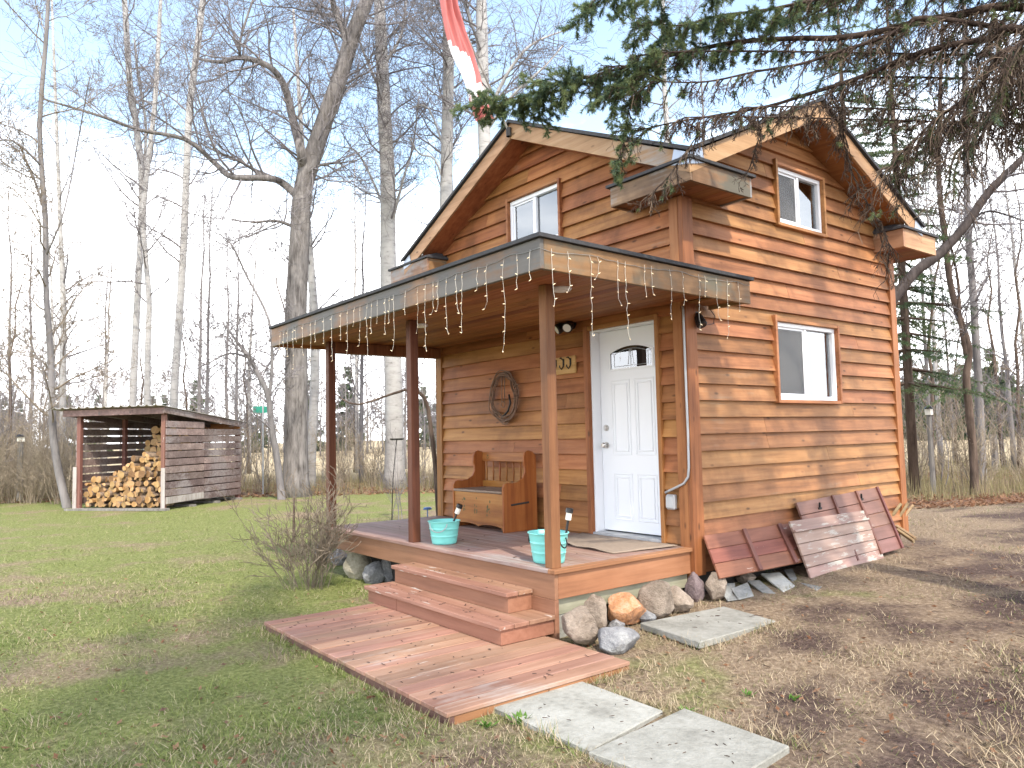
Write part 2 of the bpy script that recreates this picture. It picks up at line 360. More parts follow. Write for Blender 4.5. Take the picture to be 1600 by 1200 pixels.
def bark(name, dark, light, birch=False, scale=1.0, side=None):
    m = NT(name); r = m.objrnd(); off = m.rndvec(r)
    v = m.mapped((9*scale, 9*scale, 1.6*scale) if not birch else (3, 3, 9), off)
    n1 = m.noise(v, 1.0, 8, 0.7); n2 = m.noise(m.mapped(off=off), 1.2, 3)
    if birch:
        c = m.ramp(n1, [(0.30, dark), (0.40, tuple(x*0.8 for x in light)), (0.55, light)])
        t = m.n('ShaderNodeTexCoord'); sp = m.n('ShaderNodeSeparateXYZ'); m.l(t.outputs['Object'], sp.inputs[0])
        mr = m.n('ShaderNodeMapRange'); mr.inputs['From Min'].default_value = 0.2; mr.inputs['From Max'].default_value = 5.0; mr.inputs['To Min'].default_value = 1.0; mr.inputs['To Max'].default_value = 0.25
        m.l(sp.outputs['Z'], mr.inputs['Value'])
        c = m.mix(m.math('MULTIPLY', mr.outputs[0], n2), c, (0.16,0.14,0.12))
    else:
        c = m.ramp(m.math('ADD', m.math('MULTIPLY', n1, 0.75), m.math('MULTIPLY', n2, 0.25)), [(0.36, dark), (0.62, light)])
    m.l(c, m.b.inputs['Base Color']); m.b.inputs['Roughness'].default_value = 0.9
    m.b.inputs['Specular IOR Level'].default_value = 0.1
    m.bump(n1, 0.8 if not birch else 0.2, 0.03)
    return m.m
M_['bark_oak'] = bark('rough_grey_bark', (0.06,0.052,0.048), (0.26,0.24,0.225))
M_['bark_birch'] = bark('white_birch_bark', (0.08,0.07,0.065), (0.45,0.44,0.425), True)
M_['bark_brown'] = bark('red_brown_bark', (0.04,0.028,0.022), (0.15,0.11,0.085))
M_['bark_grey'] = bark('smooth_grey_bark', (0.12,0.11,0.107), (0.25,0.235,0.23), scale=0.6)
M_['brush'] = bark('pale_brush_bark', (0.17,0.135,0.095), (0.36,0.30,0.22))
M_['bark_dark'] = bark('dark_tree_bark', (0.025,0.02,0.018), (0.085,0.07,0.064))
M_['twig'] = bark('twig_bark', (0.11,0.10,0.10), (0.25,0.23,0.232))
M_['twig_tan'] = bark('tan_twig_bark', (0.12,0.095,0.07), (0.26,0.215,0.165))
M_['spruce_twig'] = bark('spruce_twig_bark', (0.035,0.024,0.02), (0.105,0.075,0.06))
M_['dead_twig'] = bark('dead_spruce_twig', (0.08,0.058,0.043), (0.22,0.165,0.12))
M_['log_bark'] = bark('log_bark', (0.09,0.06,0.045), (0.33,0.25,0.18))
M_['log_end'] = wood('log_cut_end', (0.22,0.115,0.045), (0.36,0.21,0.09), (0.48,0.32,0.16), 'Z', vary=0.9, knots=False)

def leafy(name, cols, rough=0.7, trans=0.15):
    m = NT(name); r = m.rnd()
    c = m.ramp(r, [(i/(len(cols)-1), c_) for i, c_ in enumerate(cols)])
    m.l(c, m.b.inputs['Base Color']); m.b.inputs['Roughness'].default_value = rough; m.b.inputs['Specular IOR Level'].default_value = 0.2
    tl = m.n('ShaderNodeBsdfTranslucent'); m.l(c, tl.inputs['Color']); ms = m.n('ShaderNodeMixShader'); ms.inputs[0].default_value = 0.4
    m.l(m.b.outputs[0], ms.inputs[1]); m.l(tl.outputs[0], ms.inputs[2]); m.l(ms.outputs[0], m.o.inputs[0])
    return m.m
M_['needle'] = leafy('spruce_needles', [(0.075,0.125,0.08), (0.15,0.21,0.095), (0.25,0.285,0.115), (0.115,0.185,0.14)])
M_['needle_dead'] = leafy('brown_spruce_needles', [(0.06,0.035,0.025), (0.11,0.065,0.045), (0.05,0.05,0.03)])
M_['needle_far'] = leafy('far_spruce_needles', [(0.05,0.08,0.045), (0.10,0.145,0.065), (0.15,0.195,0.085), (0.075,0.12,0.075)])
M_['dryleaf'] = leafy('dry_fallen_leaves', [(0.13,0.06,0.03), (0.26,0.13,0.07), (0.36,0.22,0.13), (0.19,0.11,0.08)])
M_['bud'] = leafy('spring_buds', [(0.16,0.20,0.05), (0.22,0.24,0.08), (0.20,0.13,0.06)])
M_['weed'] = leafy('fresh_weed_leaf', [(0.08,0.17,0.03), (0.14,0.26,0.05)])
M_['strawblade'] = leafy('straw_blades', [(0.22,0.17,0.10), (0.36,0.30,0.19), (0.46,0.40,0.27), (0.28,0.22,0.15)])
M_['drygrass'] = leafy('tall_dry_grass', [(0.30,0.24,0.13), (0.42,0.35,0.20), (0.24,0.23,0.10), (0.20,0.15,0.09)])

def grass_mat():
    m = NT('lawn_blades'); r = m.rnd()
    t = m.n('ShaderNodeTexCoord'); o = t.outputs['Object']
    n1 = m.math('ADD', m.math('MULTIPLY', m.noise(o, 0.35, 3, 0.6), 0.55), m.math('MULTIPLY', m.noise(o, 1.9, 4, 0.6), 0.45))
    g = m.ramp(r, [(0, (0.11,0.145,0.033)), (0.5, (0.205,0.24,0.068)), (1, (0.33,0.345,0.125))])
    g = m.mix(m.ramp(m.noise(o, 1.1, 4, 0.6), [(0.44, (0,0,0)), (0.64, (1,1,1))]), g, m.ramp(r, [(0, (0.07,0.115,0.022)), (1, (0.18,0.24,0.055))]))
    d = m.ramp(r, [(0, (0.20,0.14,0.09)), (0.5, (0.33,0.255,0.16)), (1, (0.45,0.37,0.25))])
    sp = m.n('ShaderNodeSeparateXYZ'); m.l(o, sp.inputs[0])
    side = m.n('ShaderNodeMapRange'); side.inputs['From Min'].default_value = -2.5; side.inputs['From Max'].default_value = 1.2; side.inputs['To Min'].default_value = -0.085; side.inputs['To Max'].default_value = 0.125
    m.l(m.math('ADD', m.math('MULTIPLY', sp.outputs['X'], 0.8), m.math('MULTIPLY', sp.outputs['Y'], 0.4)), side.inputs['Value'])
    f = m.math('ADD', m.math('ADD', n1, side.outputs[0]), m.math('MULTIPLY', m.math('SUBTRACT', r, 0.5), 0.35))
    k = m.ramp(f, [(0.44, (0,0,0)), (0.56, (1,1,1))])
    m.l(m.mix(k, g, d), m.b.inputs['Base Color']); m.b.inputs['Roughness'].default_value = 0.7; m.b.inputs['Specular IOR Level'].default_value = 0.15
    return m.m
M_['grass'] = grass_mat()

def ground_mat():
    m = NT('ground_cover'); t = m.n('ShaderNodeTexCoord'); o = t.outputs['Object']
    sp = m.n('ShaderNodeSeparateXYZ'); m.l(o, sp.inputs[0]); X, Y = sp.outputs['X'], sp.outputs['Y']
    fine = m.noise(o, 28, 8, 0.75); n1 = m.noise(o, 0.55, 4, 0.6); n2 = m.noise(o, 1.7, 7, 0.65)
    green = m.ramp(fine, [(0.32, (0.075,0.085,0.028)), (0.52, (0.18,0.20,0.066)), (0.68, (0.31,0.31,0.13))])
    straw = m.ramp(fine, [(0.32, (0.11,0.075,0.05)), (0.52, (0.25,0.185,0.125)), (0.68, (0.40,0.315,0.22))])
    dirt = m.ramp(fine, [(0.32, (0.04,0.028,0.024)), (0.52, (0.095,0.064,0.052)), (0.70, (0.20,0.142,0.115))])
    side = m.n('ShaderNodeMapRange'); side.inputs['From Min'].default_value = -2.5; side.inputs['From Max'].default_value = 1.2; side.inputs['To Min'].default_value = -0.085; side.inputs['To Max'].default_value = 0.125
    m.l(m.math('ADD', m.math('MULTIPLY', X, 0.8), m.math('MULTIPLY', Y, 0.4)), side.inputs['Value'])
    f = m.math('ADD', m.math('ADD', m.math('MULTIPLY', n1, 0.6), m.math('MULTIPLY', n2, 0.4)), side.outputs[0])
    c = m.mix(m.ramp(f, [(0.42, (0,0,0)), (0.54, (1,1,1))]), green, straw)
    c = m.mix(m.ramp(m.noise(o, 0.75, 5, 0.65), [(0.60, (0,0,0)), (0.72, (0.8,0.8,0.8))]), c, straw)
    # bare soil patches on the right side
    s2 = m.n('ShaderNodeMapRange'); s2.inputs['From Min'].default_value = -1.5; s2.inputs['From Max'].default_value = 3.0; s2.inputs['To Min'].default_value = -0.16; s2.inputs['To Max'].default_value = 0.135
    m.l(m.math('ADD', X, m.math('MULTIPLY', Y, 0.25)), s2.inputs['Value'])
    db = m.math('ADD', m.math('ADD', m.math('MULTIPLY', m.noise(o, 0.9, 5, 0.6), 0.7), m.math('MULTIPLY', n2, 0.3)), s2.outputs[0])
    c = m.mix(m.ramp(db, [(0.50, (0,0,0)), (0.62, (1,1,1))]), c, dirt)
    # beyond the lawn: leaf litter then dry field
    cv = m.n('ShaderNodeVectorMath', operation='DISTANCE'); m.l(o, cv.inputs[0]); cv.inputs[1].default_value = (CAM.x, CAM.y, -0.5)
    dist = m.math('ADD', cv.outputs['Value'], m.math('MULTIPLY', n2, 2.5))
    litter = m.ramp(fine, [(0.30, (0.06,0.042,0.03)), (0.5, (0.19,0.125,0.085)), (0.68, (0.33,0.24,0.17))])
    wob = m.math('MULTIPLY', m.math('SUBTRACT', n2, 0.5), 3.0)
    lf = m.n('ShaderNodeMapRange'); m.l(m.math('ADD', m.math('ADD', m.math('MULTIPLY', X, -0.81), m.math('MULTIPLY', Y, 0.59)), wob), lf.inputs['Value']); lf.inputs['From Min'].default_value = 15.2; lf.inputs['From Max'].default_value = 16.2
    rf = m.n('ShaderNodeMapRange'); m.l(m.math('ADD', m.math('ADD', m.math('MULTIPLY', X, -0.28), m.math('MULTIPLY', Y, 0.96)), wob), rf.inputs['Value']); rf.inputs['From Min'].default_value = 9.8; rf.inputs['From Max'].default_value = 10.8
    ed = m.math('MAXIMUM', lf.outputs[0], rf.outputs[0])
    c = m.mix(ed, c, litter)
    field = m.mix(m.noise(o, 0.06, 4), (0.36,0.28,0.17), (0.50,0.41,0.26))
    ff = m.n('ShaderNodeMapRange'); m.l(dist, ff.inputs['Value']); ff.inputs['From Min'].default_value = 30; ff.inputs['From Max'].default_value = 40
    c = m.mix(ff.outputs[0], c, field)
    m.l(c, m.b.inputs['Base Color']); m.b.inputs['Roughness'].default_value = 0.95; m.b.inputs['Specular IOR Level'].default_value = 0.1
    m.bump(fine, 0.7, 0.04)
    return m.m
M_['ground'] = ground_mat()
# ------------------------------------------------------------------ ground sheet
def make_ground():
    mb = MB()
    xs = [-900,-500,-250,-120,-70,-45] + [(-32+i*0.5) for i in range(0, 85)] + [14,20,40,90,200,500,900]
    ys = [-900,-400,-150,-60,-25,-14] + [(-10+i*0.5) for i in range(0, 65)] + [26,36,60,120,250,500,900]
    vs = []; fs = []
    for y in ys:
        for x in xs:
            e = 0.0
            if -33 < x < 12 and -11 < y < 23: e = (noise.noise(Vector((x*0.45, y*0.45, 0)))*0.016 + noise.noise(Vector((x*1.3, y*1.3, 3)))*0.007)
            vs.append((x, y, gz(x, y)+e))
    n = len(xs)
    for j in range(len(ys)-1):
        for i in range(n-1): fs.append((j*n+i, j*n+i+1, (j+1)*n+i+1, (j+1)*n+i))
    mb.add(vs, fs, 0.5)
    return tag(mb.build('ground', M_['ground'], smooth=True), kind='structure')
make_ground()

# ------------------------------------------------------------------ cabin
W, P, D = 4.094, 1.631, 3.86
ZB = -0.225
cabin = empty('cabin', (-W/2, D/2, -0.4), 'small two storey cedar cabin with crossing gables and covered front porch', 'cabin')

PKF = Vector((-2.08, -0.32, 4.49)); PKB = Vector((-2.08, D+0.37, 4.49))
PKR = Vector((0.37, 1.83, 4.39)); PKL = Vector((-W-0.37, 1.83, 4.39)); CEN = Vector((-2.08, 1.83, 4.44))
CFR = Vector((0.37, -0.32, 3.385)); CFL = Vector((-W-0.37, -0.32, 3.385)); CBR = Vector((0.37, 3.97, 3.385)); CBL = Vector((-W-0.37, 3.97, 3.385))
PKB.y = 3.97

def siding(mb, org, U, N, lo, hi, z0, z1, e, openings=(), tb=0.041, tt=0.003, joint=0.35):
    org = Vector(org); U = Vector(U); N = Vector(N)
    def pt(h, z, o): return org + U*h + N*o + Vector((0,0,z))
    z = z0; k = 0
    while z < z1-1e-4:
        zb, zt = z, min(z+e, z1)
        off = lambda q: tb + (tt-tb)*(q-zb)/e
        cuts = sorted({zb, zt} | {c for o in openings for c in (o[2], o[3]) if zb < c < zt})
        r0, r1 = rng.random(), rng.random()
        js = None
        if rng.random() < joint: js = lo(zb) + (hi(zb)-lo(zb))*rng.uniform(0.2, 0.8)
        for a, b in zip(cuts, cuts[1:]):
            mid = (a+b)/2; iv = [(None, None)]
            L0, L1, H0, H1 = lo(a), lo(b), hi(a), hi(b)
            segs = [((L0, L1), (H0, H1))]
            brk = [(o[0], o[1]) for o in openings if o[2] < mid < o[3]]
            for (p, q) in sorted(brk):
                new = []
                for (sl, sh) in segs:
                    if sl[0] < p and sh[0] > q: new += [(sl, (p, p)), ((q, q), sh)]
                    elif sl[0] < p < sh[0]: new.append((sl, (p, p)))
                    elif sl[0] < q < sh[0]: new.append(((q, q), sh))
                    elif q <= sl[0] or p >= sh[0]: new.append((sl, sh))
                segs = new
            if js is not None:
                new = []
                for (sl, sh) in segs:
                    if sl[0]+0.1 < js < sh[0]-0.1 and max(sl) < js < min(sh): new += [(sl, (js, js), r0), ((js+0.003, js+0.003), sh, r1)]
                    else: new.append((sl, sh, r0 if sl[0] < js else r1))
                segs = new
            else: segs = [(sl, sh, r0) for sl, sh in segs]
            for sl, sh, rr in segs:
                if sh[0]-sl[0] < 0.005 and sh[1]-sl[1] < 0.005: continue
                mb.add([pt(sl[0], a, off(a)), pt(sh[0], a, off(a)), pt(max(sh[1], sl[1]), b, off(b)), pt(sl[1], b, off(b))], [(0,1,2,3)], rr)
                if a == zb:
                    mb.add([pt(sl[0], a, off(a)), pt(sl[0], a, -0.01), pt(sh[0], a, -0.01), pt(sh[0], a, off(a))], [(0,1,2,3)], rr)
        z += e; k += 1

DOOR = (-1.232, -0.327, -0.02, 2.08)
FWIN = (-2.527, -1.587, 3.11, 3.776)
RW1 = (1.322, 2.528, 1.287, 2.14)
RW2 = (1.457, 2.382, 3.113, 3.777)
def front_lim(z):
    if z <= 3.2: return (-W, 0.0)
    h = max(0.02, (4.49-0.06-z)/0.453); return (max(-W, -2.08-h), min(0, -2.08+h))
def side_lim(z):
    if z <= 3.2: return (0.0, D)
    h = max(0.02, (4.39-0.06-z)/0.472); return (max(0, 1.83-h), min(D, 1.83+h))
mb = MB(); siding(mb, (0,0,0), (1,0,0), (0,-1,0), lambda z: front_lim(z)[0], lambda z: front_lim(z)[1], -0.30, 2.24, 0.159, [DOOR])
mb.build('front_wall', M_['siding_x'], cabin)
mb = MB(); siding(mb, (0,0,0), (1,0,0), (0,-1,0), lambda z: front_lim(z)[0], lambda z: front_lim(z)[1], 2.24, 4.40, 0.165, [FWIN])
mb.build('front_gable', M_['siding_up'], cabin)
mb = MB(); siding(mb, (0,0,0), (0,1,0), (1,0,0), lambda z: side_lim(z)[0], lambda z: side_lim(z)[1], ZB, 4.31, 0.1525, [RW1, RW2])
mb.build('side_wall', M_['siding_y'], cabin)
mb = MB(); siding(mb, (-W,0,0), (0,1,0), (-1,0,0), lambda z: side_lim(z)[0], lambda z: side_lim(z)[1], ZB, 4.31, 0.1525)
siding(mb, (0,D,0), (1,0,0), (0,1,0), lambda z: front_lim(z)[0], lambda z: front_lim(z)[1], ZB, 4.40, 0.1525)
mb.build('rear_wall', M_['siding_y'], cabin)
# floor plate, so the inside is closed and dark
mb = MB(); mb.box(-W+0.03, -0.03, 0.16, D-0.03, 2.45, 2.52, .5); mb.build('upper_floor', M_['dark'], cabin)
mb = MB(); mb.box(-W+0.03, -0.03, 0.16, D-0.03, -0.20, -0.12, .5)
mb.build('interior_floor', M_['dark'], cabin)
# foundation skirt
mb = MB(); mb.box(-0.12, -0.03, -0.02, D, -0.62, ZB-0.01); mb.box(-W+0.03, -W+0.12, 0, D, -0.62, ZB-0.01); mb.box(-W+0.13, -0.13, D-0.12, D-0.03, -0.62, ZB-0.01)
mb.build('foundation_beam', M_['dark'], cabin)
# corner trims
mb = MB()
mb.box(-0.105, -0.001, -0.055, -0.001, ZB-0.02, 3.15)
mb.build('corner_trim', M_['trim_z'], cabin, bevel=0.004)
mb = MB(); mb.box(0.0, 0.052, -0.055, 0.092, ZB-0.02, 3.15); mb.build('corner_trim', M_['trim_z'], cabin, bevel=0.004)
mb = MB(); mb.box(0.001, 0.052, D-0.085, D+0.045, ZB-0.02, 3.10); mb.build('corner_trim', M_['trim_z'], cabin, bevel=0.004)
mb = MB(); mb.box(-W-0.045, -W+0.085, -0.052, -0.001, -0.02, 3.15); mb.build('corner_trim', M_['trim_z'], cabin, bevel=0.004)

# --- main roof
mb = MB(); up = Vector((0,0,0.035))
tris = [(CFL, PKF, CEN), (PKF, CFR, CEN), (CFR, PKR, CEN), (PKR, CBR, CEN), (CBR, PKB, CEN), (PKB, CBL, CEN), (CBL, PKL, CEN), (PKL, CFL, CEN)]
def out_xy(p, k):
    c = Vector((-2.08, 1.83, 0)); q = p.copy()
    if abs(p.x-CEN.x) > 0.1: q.x += k*(1 if p.x > CEN.x else -1)
    if abs(p.y-CEN.y) > 0.1: q.y += k*(1 if p.y > CEN.y else -1)
    return q
for t in tris:
    t2 = [out_xy(p, 0.035) for p in t]
    n_ = (t2[1]-t2[0]).cross(t2[2]-t2[0])
    if n_.z < 0: t2 = [t2[0], t2[2], t2[1]]
    mb.prism(t2, up, 0.5)
roof = mb.build('roof', M_['shingle'], cabin)
mb = MB()
for t in tris:
    t2 = [p - Vector((0,0,0.165)) for p in (out_xy(q, -0.03) for q in t)]
    n_ = (t2[1]-t2[0]).cross(t2[2]-t2[0])
    if n_.z > 0: t2 = [t2[0], t2[2], t2[1]]
    mb.poly(t2, rng.random())
mb.build('soffit', M_['soffit'], roof)
def rake(pk, cor, mat_, t=0.03, h=0.178, end=0.10):
    d = cor-pk; axis_y = abs(d.y) > abs(d.x)
    e = pk + d*(1-end*0.0)
    n_ = Vector((1 if pk.x > CEN.x else -1, 0, 0)) if axis_y else Vector((0, -1 if pk.y < CEN.y else 1, 0))
    mb = MB()
    a, b = pk + n_*0.001, e + n_*0.001
    mb.prism([a - Vector((0,0,h)), b - Vector((0,0,h)), b - Vector((0,0,0.002)), a - Vector((0,0,0.002))], -n_*t, rng.random())
    return mb.build('rake_board', M_[mat_], roof, bevel=0.003)
for pk, c_, m_ in ((PKF, CFR, 'rake_x'), (PKF, CFL, 'rake_x'), (PKR, CFR, 'rake_y'), (PKR, CBR, 'rake_y'), (PKB, CBR, 'rake_x'), (PKB, CBL, 'rake_x'), (PKL, CFL, 'rake_y'), (PKL, CBL, 'rake_y')):
    rake(pk, c_, m_)
# flashing at the feet of the rakes
def flashing(cor, along, nrm, dz):
    along = Vector(along); nrm = Vector(nrm); mb = MB()
    a = cor + nrm*0.005
    p = [a + along*0.0 - Vector((0,0,0.10)), a + along*0.20 + Vector((0,0,dz*0.20-0.15)), a + along*0.16 + Vector((0,0,dz*0.16+0.0)), a + Vector((0,0,0.0))]
    mb.prism(p, nrm*0.003, 0.5); mb.build('flashing', M_['flash'], roof)
flashing(CFR, (-1,0,0), (0,-1,0), 0.453); flashing(CFR, (0,1,0), (1,0,0), 0.47); flashing(CBR, (0,-1,0), (1,0,0), 0.47); flashing(CFL, (1,0,0), (0,-1,0), 0.453)

# --- boxed eave returns at the corners
def eave_box(x0, x1, y0, y1, sxn, syn, zb=3.145, zt=3.33):
    t = 0.03
    m_ = M_['eave_x'] if y0 < 0 else M_['rake_x']
    mb = MB(); mb.box(x0, x1, y0, y0+t, zb, zt); o = mb.build('eave_return', m_, cabin, bevel=0.003)
    mb = MB(); mb.box(x0, x1, y1-t, y1, zb, zt); mb.build('rear_board', m_, o, bevel=0.003)
    for xa in (x0, x1-t):
        mb = MB(); mb.box(xa, xa+t, y0+t+.001, y1-t-.001, zb, zt); mb.build('end_board', M_['rake_y'] if y0 > 0 else M_['fascia_y'], o)
    mb = MB(); n = 5
    for i in range(n):
        a = y0+t+0.002+(y1-y0-2*t)*i/n; b = y0+t+(y1-y0-2*t)*(i+1)/n-0.003
        mb.box(x0+t+.002, x1-t-.002, a, b, zb+0.012, zb+0.025)
    mb.build('eave_soffit', M_['soffit'], o)
    mb = MB(); e = 0.03
    X0, X1, Y0, Y1 = x0-e, x1+e, y0-e, y1+e
    ix = x0+0.25 if sxn < 0 else x1-0.25; iy = y0+0.25 if syn < 0 else y1-0.25
    fx = x1-0.12 if sxn < 0 else x0+0.12; fy = y1-0.12 if syn < 0 else y0+0.12
    z0, z1 = zt+0.002, zt+0.028
    mb.box(X0, X1, Y0, Y1, z0, z1, .5)
    za = z1+0.001; zh = z1+0.10
    ax, bx = sorted((ix, fx)); ay, by = sorted((iy, fy))
    q = [(X0+.01,Y0+.01,za),(X1-.01,Y0+.01,za),(X1-.01,Y1-.01,za),(X0+.01,Y1-.01,za),(ax,ay,zh),(bx,ay,zh),(bx,by,zh),(ax,by,zh)]
    mb.hexa(q, .5); mb.build('eave_shingles', M_['shingle'], o)
    return o
eave_box(-0.575, 0.37, -0.32, 0.56, 1, -1)
eave_box(-4.83, -3.87, -0.32, 0.56, -1, -1)
eave_box(-0.575, 0.37, 3.50, 4.33, 1, 1, 3.10, 3.315)
eave_box(-4.83, -3.87, 3.50, 4.33, -1, 1)

# --- porch roof
PX0, PX1, PY0, PY1, PZ1, PZ0 = -W-0.478, 0.478, -2.099, 0.307, 2.365, 2.150
pr = MB()
def prz(y): return PZ1+0.002-0.040*(y-PY0)/(PY1-PY0)
pr.prism([(PX0-0.03, PY0-0.03, prz(PY0-.03)), (PX1+0.03, PY0-0.03, prz(PY0-.03)), (PX1+0.03, -0.052, prz(-.052)), (PX0-0.03, -0.052, prz(-.052))], (0,0,0.028), 0.5)
pr.prism([(0.05, -0.0515, prz(-.0515)), (PX1+0.03, -0.0515, prz(-.0515)), (PX1+0.03, PY1+0.02, prz(PY1+.02)), (0.05, PY1+0.02, prz(PY1+.02))], (0,0,0.028), 0.5)
proof = pr.build('porch_roof', M_['shingle'], cabin)
mb = MB(); mb.box(PX0, PX1, PY0, PY0+0.035, PZ0, PZ1, 0.3); mb.build('fascia_board', M_['fascia_x'], proof, bevel=0.004)
mb = MB(); mb.hexa([(PX1-0.035, PY0+0.036, PZ0), (PX1, PY0+0.036, PZ0), (PX1, PY1, PZ0-0.03), (PX1-0.035, PY1, PZ0-0.03), (PX1-0.035, PY0+0.036, PZ1), (PX1, PY0+0.036, PZ1), (PX1, PY1, PZ1-0.045), (PX1-0.035, PY1, PZ1-0.045)], 0.6)
mb.box(0.046, PX1-0.036, PY1-0.035, PY1, PZ0-0.02, PZ1-0.05, .4)
mb.build('fascia_board', M_['fascia_y'], proof, bevel=0.004)
mb = MB(); mb.box(PX0, PX0+0.035, PY0+0.036, -0.03, PZ0, PZ1, .5); mb.build('fascia_board', M_['trim_y'], proof)
mb = MB(); n = 16
for i in range(n):
    a = PY0+0.037+(0-0.03-PY0-0.037)*i/n; b = PY0+0.037+(-0.03-PY0-0.037)*(i+1)/n-0.004
    mb.box(PX0+0.037, PX1-0.037, a, b, PZ0+0.035, PZ0+0.052)
mb.box(0.05, PX1-0.037, -0.02, PY1-0.037, PZ0+0.012, PZ0+0.03)
mb.build('porch_ceiling', M_['soffit'], proof)
mb = MB(); mb.box(-W-0.02, -W+0.09, -P+0.10, -0.05, PZ0-0.10, PZ0+0.03); mb.build('end_beam', M_['post'], proof, bevel=0.004)
for u, v in ((877, 451), (656, 508)):
    c_ = onz(u, v, PZ0+0.03); mb = MB(); mb.lathe([(0.0, -0.02), (0.07, -0.02), (0.085, -0.004), (0.085, 0.01)], c_, 20, .5); mb.build('ceiling_light', M_['white'], proof)
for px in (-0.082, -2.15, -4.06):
    mb = MB(); mb.box(px-0.045, px+0.045, -P+0.002+0.012, -P+0.092+0.012, 0.0, PZ0+0.034); mb.build('porch_post', M_['post'] if px > -1 else M_['post_shaded'], cabin, bevel=0.005)

# --- deck
mb = MB(); n = 12; y0, y1 = -P-0.02, -0.03
for i in range(n):
    a = y0+(y1-y0)*i/n; b = y0+(y1-y0)*(i+1)/n-0.005
    mb.box(-W-0.02, -0.062, a, b, -0.032, 0.0)
deck = mb.build('porch_deck', M_['deck_x'], cabin, bevel=0.004)
mb = MB(); mb.box(-0.059, 0.027, y0, y1, -0.0325, 0.001, .5); mb.build('nosing', M_['dfas_y'], deck, bevel=0.005)
mb = MB(); mb.box(-W, 0.0, -P, -P+0.035, -0.225, -0.034, .4); mb.build('deck_fascia', M_['dfas'], deck, bevel=0.003)
for xa in (-0.033, -W):
    mb = MB(); mb.box(xa, xa+.034, -P+0.0355, -0.06, -0.222, -0.034, .6); mb.build('deck_fascia', M_['dfas_y'], deck, bevel=0.003)
mb = MB(); mb.box(-0.40, 0.002, -P-0.004, -P+0.036, -0.56, -0.226, .5); mb.build('corner_board', M_['dfas'], deck, bevel=0.003)
mb = MB(); mb.box(-0.085, -0.04, -P+0.04, -0.06, -0.345, -0.10); mb.build('joist', M_['pale_beam'], deck)
mb = MB(); mb.box(-0.20, -0.035, -P+0.045, -P+0.22, -0.6, -0.35); mb.build('pier_block', M_['paver'], deck)
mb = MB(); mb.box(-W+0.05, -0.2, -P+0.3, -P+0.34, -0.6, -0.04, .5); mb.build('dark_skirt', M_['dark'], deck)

# --- steps
mb = MB(); mb.box(-2.02, -0.272, -P-0.256+0.02, -P-0.005, -0.33, -0.208, .35); st = mb.build('upper_step', M_['dfas'], cabin, bevel=0.003)
mb = MB(); mb.box(-2.045, -0.255, -P-0.262, -P-0.150, -0.206, -0.173, .3); mb.box(-2.045, -0.255, -P-0.146, -P-0.006, -0.206, -0.173, .4); mb.build('tread', M_['tread'], st, bevel=0.004)
mb = MB(); mb.box(-2.04, -1.52, -P-0.523+0.02, -P-0.27, -0.47, -0.365, .3); mb.box(-1.515, -0.012, -P-0.523+0.02, -P-0.006, -0.47, -0.365, .45); st = mb.build('lower_step', M_['dfas'], cabin, bevel=0.003)
mb = MB(); mb.box(-2.075, 0.006, -P-0.53, -P-0.398, -0.363, -0.331, .3); mb.box(-2.075, 0.006, -P-0.393, -P-0.258, -0.363, -0.331, .6); mb.box(-2.075, 0.006, -P-0.254, -P-0.006, -0.363, -0.331, .4); mb.build('tread', M_['tread'], st, bevel=0.004)

# --- landing platform
lp = empty('landing_platform', (-0.5, -2.4, -0.56), 'low red painted plank platform lying on the ground before the steps', 'platform')
mb = MB(); x0, x1, y0, y1 = -1.93, 0.84, -3.14, -1.72; n = 20
for i in range(n):
    a = x0+(x1-x0)*i/n; b = x0+(x1-x0)*(i+1)/n-0.005
    mb.box(a, b, y0, y1 + (0 if b > 0.01 else 0), -0.50, -0.472+rng.uniform(-.002,.002))
mb.build('planks', M_['land_y'], lp, bevel=0.004)
mb = MB(); mb.box(x0+.01, x1-.01, y0+.012, y0+.05, -0.6, -0.502); mb.build('rim_board', wood('platform_rim_shaded', (0.10,0.055,0.045), (0.16,0.085,0.065), (0.22,0.12,0.095), 'X', knots=False, dirt=0.4), lp)  # front rim: its shade is put into the colour, side rims stay brighter
for xa in (x1-.05, x0+.012):
    mb = MB(); mb.box(xa, xa+.038, y0+.052, y1, -0.6, -0.502, .5); mb.build('rim_board', M_['dfas_y'], lp)

